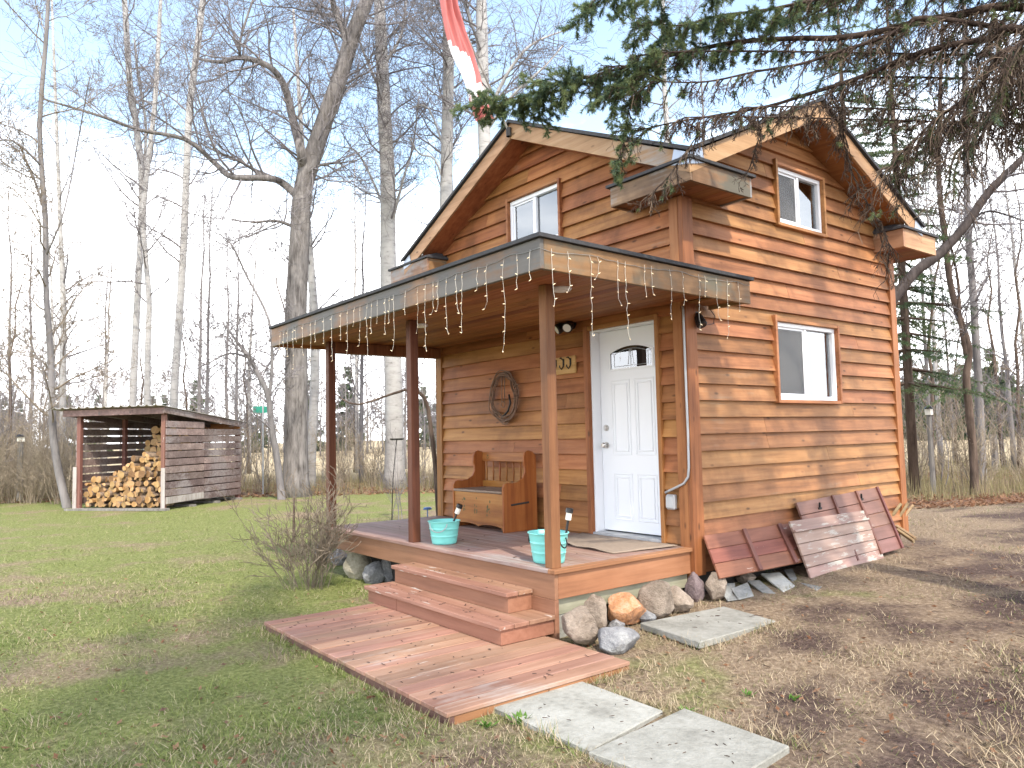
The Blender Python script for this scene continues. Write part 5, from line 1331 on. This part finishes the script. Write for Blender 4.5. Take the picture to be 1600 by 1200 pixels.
def zone(n, u0, u1, d0, d1): return [spot(u0+(u1-u0)*(i+r2.random())/n, r2.uniform(d0, d1)) for i in range(n)]
spread(proto_tree(101, 15, .115, 'bark_birch', 'twig', (26,7,5), 2.1, .3, 'woodland_birch'), zone(6, -150, 700, 30, 46)+zone(3, 1400, 1750, 28, 40), 'slim pale birch standing among the trees of the wood behind the lawn', 'tree', GW, r2)
spread(proto_tree(102, 12, .09, 'bark_grey', 'twig', (28,6,5), 1.8, .2, 'bare_tree'), zone(9, -150, 720, 27, 44)+zone(5, 1380, 1750, 23, 38), 'thin bare grey tree among the trees of the wood behind the lawn', 'tree', GW, r2)
spread(proto_tree(103, 9, .07, 'bark_brown', 'twig_tan', (24,5,4), 1.5, .12, 'bare_tree', .6), zone(9, -150, 720, 25, 40)+zone(6, 1400, 1750, 20, 34), 'thin bare brown tree among the trees of the wood behind the lawn', 'tree', GW, r2)
spread(proto_tree(104, 17, .135, 'bark_grey', 'twig', (28,8,5), 2.5, .3, 'bare_tree', .5), zone(4, -100, 450, 36, 50)+zone(3, 700, 1150, 26, 40)+[(9.5,-7.2), (12.5,-9.5)], 'tall bare grey tree rising among the wood behind the lawn', 'tree', GW, r2)  # last two spots: unseen trees added behind the camera to shade the lawn
# far tree line beyond the field
spread(proto_tree(105, 11, .12, 'bark_grey', 'twig', (22,6,4), 2.4, .12, 'far_tree', .5, .022), zone(70, -150, 760, 75, 125)+zone(16, 1380, 1750, 80, 120), 'small bare tree in the far tree line beyond the pale field', 'tree', 'bare trees of the far tree line', r2, (.7,1.2))

def shrub_proto(seed, h, stems, r0, twig_m, kids, sp=.35, name='shrub', buds=0, droop=0.0):
    r2 = random.Random(seed); mb = MB(); bd = MB()
    for k in range(stems):
        a = r2.uniform(0, 6.28); rr = r2.uniform(0, .22)
        d = Vector((math.cos(a)*sp*r2.uniform(.2,1.3), math.sin(a)*sp*r2.uniform(.2,1.3), 1)).normalized()
        grow(mb, Vector((math.cos(a)*rr, math.sin(a)*rr, -.05)), d, h*r2.uniform(.55,1.1), r0*r2.uniform(.6,1.2), 0, 2, r2, .16, .03-droop, kids, .003, .42, (20,50), .2)
    return mb, bd
def shrub(seed, h, stems, r0, twig_m, kids, sp, name, loc=(0,0,0), lab=None, group=None):
    mb, bd = shrub_proto(seed, h, stems, r0, twig_m, kids, sp)
    o = mb.build(name, M_[twig_m]); o.location = loc
    return tag(o, lab, 'shrub', group)
GB = 'leafless brush along the lawn edge'
for sd_, h, st_, tw, lab, zs in ((201, 2.6, 11, 'brush', 'leafless tan shrub in the brush along the lawn edge', ((22, -120, 130, 20.5, 27), (4, 360, 720, 23, 28), (5, 1395, 1720, 17.5, 24))),
      (202, 3.4, 6, 'twig', 'leafless grey shrub in the brush along the lawn edge', ((16, -120, 120, 21, 30), (10, 330, 720, 24, 32), (7, 1395, 1720, 19, 27))),
      (203, 1.7, 14, 'brush', 'low leafless tan shrub in the brush along the lawn edge', ((18, -120, 110, 20, 25), (8, 360, 720, 22.5, 26), (6, 1400, 1720, 17, 21)))):
    pr_ = shrub(sd_, h, st_, .014, tw, (7, 5), .4, 'shrub'); sp_ = []
    for (n, a, b, c, d) in zs: sp_ += zone(n, a, b, c, d)
    spread(pr_, sp_, lab, 'shrub', GB, r2, (.7,1.25))
for (u, v, h, lab, sd_) in ((640, 802, 1.75, 'thin bare sapling beyond the far end of the porch, tallest of its pair', 211), (610, 800, 1.2, 'short bare sapling beyond the far end of the porch', 212)):
    p = onz(u, v+12, -.54); shrub(sd_, h, 3, .010, 'twig', (5, 3), .22, 'sapling', p, lab)
# bare bush by the porch
bp = onz(484, 918, -.545)
shrub(221, 1.05, 48, .0045, 'twig_tan', (6, 4), .52, 'bare_bush', bp, 'bushy leafless shrub standing left of the porch steps')
# leaning cut stem beyond the porch
a_ = at(686, 745, 13); b_ = at(652, 610, 13); a_.z = gz(a_.x, a_.y)-.05
mb = MB(); mb.tube(smooth_path([a_, at(676, 690, 13), b_, at(560, 632, 13.2), at(520, 612, 13.4)]), [.05,.048,.045,.043,.04,.038,.036,.034,.03,.025,.02,.018,.016,.014,.012,.01,.008][:17], 7, .5)
tag(mb.build('bent_branch', M_['bark_brown'], origin=a_), 'dark bent branch arching low beyond the far porch end', 'branch')

# ------------------------------------------------------------------ needles and blades as triangles
def tri_mesh(name, A, B, C, rnd, mats, parent=None, origin=None):
    n = len(A); V = np.empty((n*3, 3)); V[0::3] = A; V[1::3] = B; V[2::3] = C
    o = np.zeros(3)
    if parent is not None: o = np.array(parent.location)
    elif origin is not None: o = np.array(origin)
    V -= o
    me = bpy.data.meshes.new(name); me.vertices.add(n*3); me.vertices.foreach_set('co', V.ravel())
    me.loops.add(n*3); me.loops.foreach_set('vertex_index', np.arange(n*3, dtype=np.int32))
    me.polygons.add(n); me.polygons.foreach_set('loop_start', np.arange(0, n*3, 3, dtype=np.int32)); me.polygons.foreach_set('loop_total', np.full(n, 3, dtype=np.int32))
    at_ = me.attributes.new('rnd', 'FLOAT', 'FACE'); at_.data.foreach_set('value', np.asarray(rnd, dtype=np.float32))
    me.materials.append(mats); me.update(calc_edges=True); me.validate()
    ob = bpy.data.objects.new(name, me); COL.objects.link(ob)
    if parent is not None: ob.parent = parent
    else: ob.location = o
    return ob
NG = np.random.default_rng(5)
class Needles:
    def __init__(s): s.A = []; s.B = []; s.R = []
    def twig(s, a, b, per_m, ln, rnd, cone=1.0):
        L_ = (b-a).length; n = max(2, int(L_*per_m)); d = np.array((b-a)/max(L_, 1e-6))
        t = NG.random(n)[:, None]; base = np.array(a)*(1-t)+np.array(b)*t
        v = NG.normal(size=(n, 3)); v -= (v@d)[:, None]*d; v /= np.linalg.norm(v, axis=1)[:, None]+1e-9
        dr = v*cone + d*0.75; dr /= np.linalg.norm(dr, axis=1)[:, None]
        s.A.append(base); s.B.append(dr*ln*(0.7+0.6*NG.random(n))[:, None]); s.R.append(np.clip(rnd+NG.normal(size=n)*.13, 0, 1))
    def build(s, name, mat_, wd, parent):
        A = np.concatenate(s.A); D = np.concatenate(s.B); r_ = np.concatenate(s.R)
        q = np.cross(D, NG.normal(size=D.shape)); q /= np.linalg.norm(q, axis=1)[:, None]+1e-9
        return tri_mesh(name, A-q*wd/2, A+q*wd/2, A+D, r_, mat_, parent)

# --- distant and middle conifers
def conifer(seed, h, rmax, base_clear, loc, lab, group=None, per=26, ln=.16, wd=.035, whorl=.38, mat_='needle_far', name='spruce_tree'):
    r2 = random.Random(seed); o = empty(name, loc, lab, 'tree', group); loc = Vector(loc)
    mb = MB(); mb.tube([loc+Vector((0,0,-.1)), loc+Vector((0,0,h*.5)), loc+Vector((0,0,h))], [h*.0085, h*.006, .01], 8, .5); tr = mb
    N_ = Needles(); z = base_clear
    while z < h:
        t = (z-base_clear)/(h-base_clear); rr = rmax*(1-t)**.8+.08
        for k in range(6):
            a = r2.uniform(0, 6.28); L_ = rr*r2.uniform(.6,1.15); d = Vector((math.cos(a), math.sin(a), 0))
            p0 = loc+Vector((0,0,z)); p1 = p0+d*L_*.55+Vector((0,0,-.10*L_)); p2 = p0+d*L_+Vector((0,0,-.22*L_))
            tr.tube([p0, p1, p2], [.02*L_+.006, .012, .005], 3, .5, cap=False)
            tone = r2.random()
            if r2.random() < .1: continue
            for (q0, q1) in ((p0+(p1-p0)*.35, p1), (p1, p2)):
                N_.twig(q0, q1, per*2, ln, tone)
                for j in range(4):
                    s0 = q0+(q1-q0)*r2.random(); sdv = d.cross(Vector((0,0,1)))*r2.choice((-1,1))
                    s1 = s0+(sdv*.8+d*.5+Vector((0,0,-.35)))*L_*.28*r2.uniform(.5,1.1); N_.twig(s0, s1, per*2.2, ln*.8, tone)
        z += whorl*r2.uniform(.7,1.3)
    tr.build('trunk', M_['bark_brown'], o, smooth=True); N_.build('crown', M_[mat_], wd, o)
    return o
p = spot(1425, 17.5); conifer(31, 13, 2.1, 2.6, (p[0], p[1], gz(*p)), 'green spruce with hanging branches behind the right cabin corner', per=44, ln=.10, wd=.018)
p = spot(1345, 20); conifer(32, 15, 2.3, 4.5, (p[0], p[1], gz(*p)), 'taller green spruce rising behind the side gable', per=40, ln=.11, wd=.02)
conifer(34, 17, 2.7, 4.0, (9.2, -6.8, -.54), 'unseen spruce added behind the camera to shade the near lawn', per=10, ln=.2, wd=.05, whorl=.55)  # this spruce and the next are unseen, added to cast shade on the lawn
conifer(35, 19, 2.6, 5.0, (11.8, -8.6, -.54), 'taller unseen spruce added behind the camera to shade the farther lawn', per=10, ln=.2, wd=.05, whorl=.6)
fc = conifer(33, 11, 2.3, .5, (0,0,0), None, per=16, ln=.5, wd=.24, whorl=.5, name='far_spruce')
spread(fc, zone(44, 1370, 1800, 85, 125)+zone(16, -150, 740, 110, 140), 'small dark spruce in the far tree line beyond the pale field', 'tree', 'spruces of the far tree line', r2, (.6,1.15))

# --- big overhanging spruce at right
def big_spruce():
    r2 = random.Random(77)
    base = at(1860, 690, 5.0); base.z = gz(base.x, base.y)
    o = empty('overhanging_spruce', base, 'large spruce at the right whose drooping boughs hang over the cabin roof', 'tree')
    tr = MB(); tr.tube([base-Vector((0,0,.2)), base+Vector((.02,0,2)), base+Vector((.05,.02,6)), base+Vector((.05,.05,12.5))], [.26,.19,.14,.02], 14, .5)
    tw = MB(); dead = MB(); NG_ = Needles(); ND = Needles()
    def branchlet(p, d, L_, r, green, lev, droop):
        n = 5 if lev == 0 else 4; q = p.copy(); dd = d.copy(); pts = [q.copy()]
        for i in range(n):
            dd = (dd + rdir(r2)*.22 + Vector((0,0,-droop*(.5+i*.35)))).normalized(); q = q+dd*(L_/n); pts.append(q.copy())
        is_g = r2.random() < green
        (tw if green > .25 or r2.random() < .6 else dead).tube(pts, [max(.0016, r*(1-.7*i/n)) for i in range(n+1)], 4 if r > .006 else 3, r2.random(), cap=False)
        tone = r2.random()
        if is_g:
            for i in range(n): NG_.twig(pts[i], pts[i+1], 950, .028, tone)
        elif r2.random() < .35:
            for i in range(1, n): ND.twig(pts[i], pts[i+1], 130, .014, r2.random())
        if lev < 2:
            k_ = (7, 4)[lev]
            for k in range(k_):
                i = 1+int(r2.random()*(n)); i = min(i, n)
                sd_ = side_dir((pts[i]-pts[i-1]).normalized(), R(r2.uniform(30,60)), r2)
                branchlet(pts[i], sd_, L_*r2.uniform(.3,.6), r*.55, green if is_g else green*.3, lev+1, droop*.8)
    def bough(px, d0, d1, r0, green_fn, every, L_, droop_fn, stop=1.0):
        pts = []; n = len(px)
        for i, (u, v) in enumerate(px): pts.append(at(u, v, d0+(d1-d0)*i/(n-1)))
        attach = base+Vector((.03,0, max(2.0, pts[0].z-base.z-.1)))
        pts = [attach]+pts
        P_ = smooth_path(pts, 5); m = len(P_)
        rad = [max(.004, r0*(1-.88*i/(m-1))) for i in range(m)]
        tr.tube(P_, rad, 7, .5)
        us = [0]; 
        for i in range(1, m): us.append(us[-1]+(P_[i]-P_[i-1]).length)
        tot = us[-1]; s_ = .5; side = 1
        while s_ < tot:
            i = max(j for j in range(m) if us[j] <= s_); i = min(i, m-2); f = (s_-us[i])/max(1e-6, us[i+1]-us[i]); p = P_[i]*(1-f)+P_[i+1]*f; dr = (P_[i+1]-P_[i]).normalized()
            t = s_/tot; sdv = dr.cross(Vector((0,0,1))).normalized()*side; side = -side
            rel = p-CAM; uu = 800+FPX*rel.dot(CR)/rel.dot(CF)
            g = green_fn(uu, t)
            d = (dr*r2.uniform(.4,1.0)+sdv*r2.uniform(.2,.9)+Vector((0,0,r2.uniform(-.7,.15)))).normalized()
            branchlet(p, d, L_*r2.uniform(.45,1.1)*(1.1-.35*t)*(1 if uu > 1380 or uu < 1060 else .72), .0065, g, 0, droop_fn(uu))
            s_ += every*r2.uniform(.5,1.5)
        branchlet(P_[-1], (P_[-1]-P_[-2]).normalized(), L_*.6, .004, green_fn(700, 1), 0, .08)
    gA = lambda u, t: .95 if u < 1060 else (.6 if u < 1160 else .10)
    gB = lambda u, t: .25 if u < 1100 else .07
    dr_ = lambda u: .10 if u < 1050 else (.20 if u < 1250 else .26)
    bough([(1600,12),(1495,24),(1422,38),(1362,52),(1300,60),(1245,60),(1150,66),(1080,80),(1017,94),(940,115),(875,132),(815,150),(760,160)], 4.9, 5.6, .030, gA, .036, .30, dr_)
    bough([(1600,46),(1550,60),(1475,72),(1412,92),(1340,122),(1262,147),(1200,166),(1120,180),(1050,192),(1000,203)], 4.7, 5.4, .026, gB, .05, .34, dr_)
    bough([(1600,80),(1550,105),(1525,140),(1462,187),(1425,222),(1392,250)], 4.6, 5.0, .022, lambda u, t: .10, .020, .42, lambda u: .30)
    bough([(1640,60),(1580,100),(1560,160),(1530,200),(1490,240)], 4.3, 4.6, .018, lambda u, t: .06, .022, .45, lambda u: .34)
    bough([(1475,30),(1412,45),(1360,65),(1307,82),(1250,100),(1180,112),(1100,128),(1010,128),(960,140)], 4.8, 5.2, .018, lambda u, t: .7 if u < 1080 else .1, .045, .28, dr_)
    bough([(1640,-70),(1500,-75),(1350,-60),(1200,-50),(1080,-40),(990,-25),(930,0)], 4.6, 5.1, .026, lambda u, t: .9 if u < 1350 else .2, .058, .33, lambda u: .20)
    bough([(1640,-110),(1450,-90),(1330,-50),(1280,-10),(1230,20)], 4.9, 5.8, .02, lambda u, t: .8, .045, .36, lambda u: .16)
    bough([(1640,-20),(1500,-10),(1400,-15),(1300,-5),(1200,15),(1120,25),(1060,40),(1000,30)], 4.9, 5.3, .022, lambda u, t: .85 if u < 1240 else .3, .04, .30, lambda u: .2)
    # green hanging tuft in front of the gable and the bare spray before the side gable
    bough([(1080,80),(1000,110),(985,160),(975,225),(968,262)], 5.1, 5.35, .008, lambda u, t: .7 if t > .6 else .3, .05, .16, lambda u: .2)
    bough([(1340,122),(1318,190),(1325,250),(1350,310),(1380,360),(1392,392)], 5.1, 5.5, .008, lambda u, t: 0, .05, .30, lambda u: .34)
    bough([(1120,182),(1095,205),(1070,240),(1045,275),(1020,300)], 5.0, 5.25, .006, lambda u, t: .1, .045, .22, lambda u: .3)
    bough([(1200,166),(1190,200),(1180,235),(1172,260)], 5.0, 5.2, .006, lambda u, t: 0, .05, .22, lambda u: .3)
    # the rest of the crown above and away from the picture
    z = 4.9
    while z < 12.3:
        t = (z-4.9)/7.6; rr = 2.5*(1-t)**.9+.15
        for k in range(4):
            a = r2.uniform(0, 6.28); L_ = rr*r2.uniform(.6,1.1); d = Vector((math.cos(a), math.sin(a), 0)); p0 = base+Vector((0,0,z)); p1 = p0+d*L_*.6+Vector((0,0,-.05*L_)); p2 = p0+d*L_+Vector((0,0,-.2*L_))
            tr.tube([p0, p1, p2], [.025,.015,.005], 4, .5, cap=False)
            for j in range(9):
                s0 = p0+(p2-p0)*r2.uniform(.3,1); sv_ = d.cross(Vector((0,0,1)))*r2.choice((-1,1)); s1 = s0+(sv_*.7+d*.5+Vector((0,0,-.6)))*r2.uniform(.2,.55)
                tw.tube([s0, s1], [.004,.002], 3, .5, cap=False)
                if r2.random() < .75: NG_.twig(s0, s1, 160, .04, r2.random())
        z += .36
    tr.build('trunk', M_['spruce_twig'], o, smooth=True); tw.build('boughs', M_['spruce_twig'], o); dead.build('dead_twigs', M_['dead_twig'], o)
    NG_.build('needles', M_['needle'], .0045, o); ND.build('brown_needles', M_['needle_dead'], .0026, o)
big_spruce()

# ------------------------------------------------------------------ lawn blades, tall grass, litter
def scatter(n, u0, u1, d0, d1, power=1.0):
    U = NG.uniform(u0, u1, n); T = NG.random(n); Dd = d0*(d1/d0)**T if power == 1 else d0+(d1-d0)*T**power
    f = np.array(CF); r_ = np.array(CR); k = ((U-800)/FPX)
    XY = np.array(CAM)[None, :2] + (f[None, :2]+r_[None, :2]*k[:, None])*Dd[:, None]
    return XY
def vgz(X, Y):
    s_ = lambda t: (lambda q: q*q*(3-2*q))(np.clip(t, 0, 1)); return -0.545+0.19*s_((Y+2.6)/4.5)*s_((X+3)/3)
def keep_lawn(XY):
    X, Y = XY[:, 0], XY[:, 1]
    k = ~((X > -W-.05) & (X < .02) & (Y > -P-.03) & (Y < D+.1)); k &= ~((X > -1.95) & (X < .86) & (Y > -3.16) & (Y < -1.6))
    for (x0, x1, y0, y1) in ((.74,1.55,-2.82,-2.17), (1.55,2.26,-2.80,-2.02), (.33,.97,-1.1,-.18), (.05,.42,-.1,3.1)): k &= ~((X > x0) & (X < x1) & (Y > y0) & (Y < y1))
    return k
def blades(name, XY, h, wd, lean, mat_, seed):
    n = len(XY); X, Y = XY[:, 0], XY[:, 1]; Z = vgz(X, Y)-.012
    A = np.stack([X, Y, Z], 1); a = NG.uniform(0, 2*PI, n); hh = h*(0.45+0.9*NG.random(n))*np.array([0.75+1.1*max(0, noise.noise(Vector((x*2.3, y*2.3, seed)))) for x, y in XY]); l = lean*(.3+NG.random(n))
    tip = np.stack([np.cos(a)*l*hh, np.sin(a)*l*hh, hh], 1); b = a+PI/2+NG.normal(size=n)*.6
    q = np.stack([np.cos(b), np.sin(b), np.zeros(n)], 1)*wd/2
    return tri_mesh(name, A-q, A+q, A+tip, NG.random(n), mat_, None, (0, 0, -0.545))
XY = scatter(230000, -120, 1720, 1.9, 21); X, Y = XY[:, 0], XY[:, 1]
k = keep_lawn(XY) & (-.81*X+.59*Y < 15.6) & (-.28*X+.96*Y < 10.2)
# thinner on the bare right side
nn = np.array([noise.noise(Vector((x*.9, y*.9, 2.0))) for x, y in XY]); dens = np.clip(0.95-0.30*np.clip((X+.25*Y+1)/3, 0, 1)*1.6-0.9*nn*(X > -1), .06, 1)
k &= NG.random(len(X)) < dens
o = blades('lawn_grass', XY[k], .045, .006, 1.5, M_['grass'], 1); tag(o, 'short patchy grass of the lawn, green at left and straw coloured at right', 'grass', kind='stuff')
XY = scatter(9000, -150, 1750, 16, 34); X, Y = XY[:, 0], XY[:, 1]; k = ((-.81*X+.59*Y > 15.3) | (-.28*X+.96*Y > 10.3)) & ~((X > -18.5) & (X < -14) & (Y > -2.5) & (Y < 2.6))
o = blades('tall_dry_grass', np.repeat(XY[k], 5, axis=0)+NG.normal(size=(k.sum()*5, 2))*.14, .42, .012, .30, M_['drygrass'], 2); tag(o, 'tall dry grass standing among the trees beyond the lawn', 'grass', kind='stuff')
XY = scatter(120000, -120, 1720, 1.9, 16); X, Y = XY[:, 0], XY[:, 1]; k = keep_lawn(XY) & (-.81*X+.59*Y < 15.6) & (-.28*X+.96*Y < 10.2)
nn = np.array([noise.noise(Vector((x*.7+9, y*.7, 4.0))) for x, y in XY]); k &= NG.random(len(X)) < np.clip(.22+1.3*nn+.25*(X > -1), .03, 1)
o = blades('dead_grass', XY[k], .016, .005, 5.0, M_['strawblade'], 3); tag(o, 'matted straw coloured dead grass lying flat in the lawn', 'grass', kind='stuff')
def edge_line(a, b, n, w_):
    t = NG.random(n)[:, None]; return np.array(a)*(1-t)+np.array(b)*t+NG.normal(size=(n, 2))*w_
EG = np.concatenate([edge_line((-1.97,-3.19),(.86,-3.19),900,.02), edge_line((-1.98,-3.15),(-1.98,-1.9),600,.02), edge_line((.88,-2.17),(.88,-1.7),260,.015), edge_line((.74,-2.86),(2.26,-2.84),420,.02), edge_line((1.0,-2.13),(2.26,-2.0),420,.025), edge_line((.30,-1.08),(.98,-1.14),160,.02), edge_line((.99,-1.1),(1.0,-.2),200,.02), edge_line((-4.2,-1.75),(-2.15,-1.85),700,.08), edge_line((.1,-1.5),(.3,.3),420,.07)])
o = blades('edge_grass', EG, .075, .006, .8, M_['grass'], 4); tag(o, 'longer grass tufts left along the edges of the platform, slabs and stones', 'grass', kind='stuff')
# fallen leaves
def leaves(name, XY, s_, lab, mat_, zoff=.008, z=None):
    n = len(XY); X, Y = XY[:, 0], XY[:, 1]; Z = (vgz(X, Y) if z is None else z)+zoff+NG.random(n)*.02
    c = np.stack([X, Y, Z], 1); a = NG.uniform(0, 2*PI, n); ss = s_*(.5+NG.random(n))
    d1 = np.stack([np.cos(a), np.sin(a), NG.normal(size=n)*.35], 1)*ss[:, None]; d2 = np.stack([-np.sin(a), np.cos(a), NG.normal(size=n)*.35], 1)*ss[:, None]*.6
    A = np.concatenate([c-d1, c+d1]); B = np.concatenate([c+d2, c-d2]); C_ = np.concatenate([c+d1*.2-d2*.6, c+d1*-.1+d2*.7]); r_ = NG.random(n)
    o = tri_mesh(name, A, B, C_, np.concatenate([r_, r_]), mat_, None, (0,0,-.545)); tag(o, lab, 'leaves', kind='stuff')
XY = scatter(42000, -150, 1750, 14, 30); X, Y = XY[:, 0], XY[:, 1]; q1 = -.81*X+.59*Y; q2 = -.28*X+.96*Y
k = ((q1 > 15.0) & (q1 < 19)) | ((q2 > 9.7) & (q2 < 14)); leaves('fallen_leaves', XY[k], .055, 'brown fallen leaves banked along the edge of the lawn', M_['dryleaf'])
XY = scatter(1500, 0, 1700, 2.2, 9); k = keep_lawn(XY); leaves('lawn_leaves', XY[k], .018, 'few small brown leaf scraps scattered over the near lawn', M_['dryleaf'])
# twigs and scales on the wooden surfaces and slabs
def debris():
    r2 = random.Random(9); mb = MB()
    def st_(x, y, z, L_): 
        a = r2.uniform(0, 6.28); b = a+r2.uniform(-.5,.5); p = Vector((x, y, z)); m = p+Vector((math.cos(a), math.sin(a), .05))*L_*.5; e = m+Vector((math.cos(b), math.sin(b), -.05))*L_*.5
        mb.tube([p, m, e], [.002,.0026,.0012], 4)
    for _ in range(110):
        x = r2.uniform(-1.85,.8); y = r2.uniform(-3.1,-1.75)
        if x < .03 and y > -2.17: y = r2.uniform(-3.1,-2.2)
        st_(x, y, -.468, r2.uniform(.008,.03) if r2.random() < .85 else .06)
    for _ in range(26): st_(r2.uniform(-2,-.02), r2.uniform(-2.14,-1.92), -.328, r2.uniform(.012,.035))
    for _ in range(16): st_(r2.uniform(-2,-.3), r2.uniform(-1.87,-1.66), -.170, r2.uniform(.012,.03))
    for _ in range(14): st_(r2.uniform(-4,-.1), r2.uniform(-1.55,-.8), .003, r2.uniform(.012,.035))
    for _ in range(30): st_(r2.uniform(.8,2.15), r2.uniform(-2.75,-2.2), -.503, r2.uniform(.006,.03))
    for _ in range(12): st_(r2.uniform(.4,.9), r2.uniform(-.95,-.3), -.411, r2.uniform(.012,.04))
    for _ in range(160):
        x, y = r2.uniform(.3,4.2), r2.uniform(-4,3)
        st_(x, y, gz(x, y)+.012, r2.uniform(.03,.16))
    o = mb.build('fallen_twigs', M_['spruce_twig'], origin=(0,-2,-.545)); tag(o, 'small dark twigs and needle scraps on the platform, steps, slabs and ground', 'twigs', kind='stuff')
debris()
# fresh weeds by the slabs
def weed(x, y, s_, lab):
    r2 = random.Random(int(x*100)); A = []; B = []; C_ = []; z = gz(x, y)
    for k in range(16):
        a = r2.uniform(0, 6.28); L_ = s_*r2.uniform(.5,1.1); d = np.array((math.cos(a), math.sin(a), r2.uniform(.2,1.1))); d = d/np.linalg.norm(d)*L_
        q = np.array((-math.sin(a), math.cos(a), 0))*s_*.13; b = np.array((x+r2.uniform(-.02,.02), y+r2.uniform(-.02,.02), z)); m = b+d*.6
        A += [b, m-q]; B += [m-q, b+d]; C_ += [m+q, m+q]
    o = tri_mesh('weed', np.array(A), np.array(B), np.array(C_), np.array([r2.random() for _ in A]), M_['weed'], None, (x, y, z)); tag(o, lab, 'weed', 'green weeds beside the slabs')
for u, v, s_, lab in ((815,1130,.10,'leafy green weed tuft at the front edge of the first slab'), (760,1135,.07,'small green weed between the platform and the first slab'), (1075,1115,.06,'small weed at the joint of the two front slabs'), (1170,1010+82,.05,'tiny green weed in the bare ground right of the slabs'), (1240,1100,.06,'green weed tuft at the right of the nearest slab')):
    p = onz(u, v, -.54); weed(p.x, p.y, s_, lab)
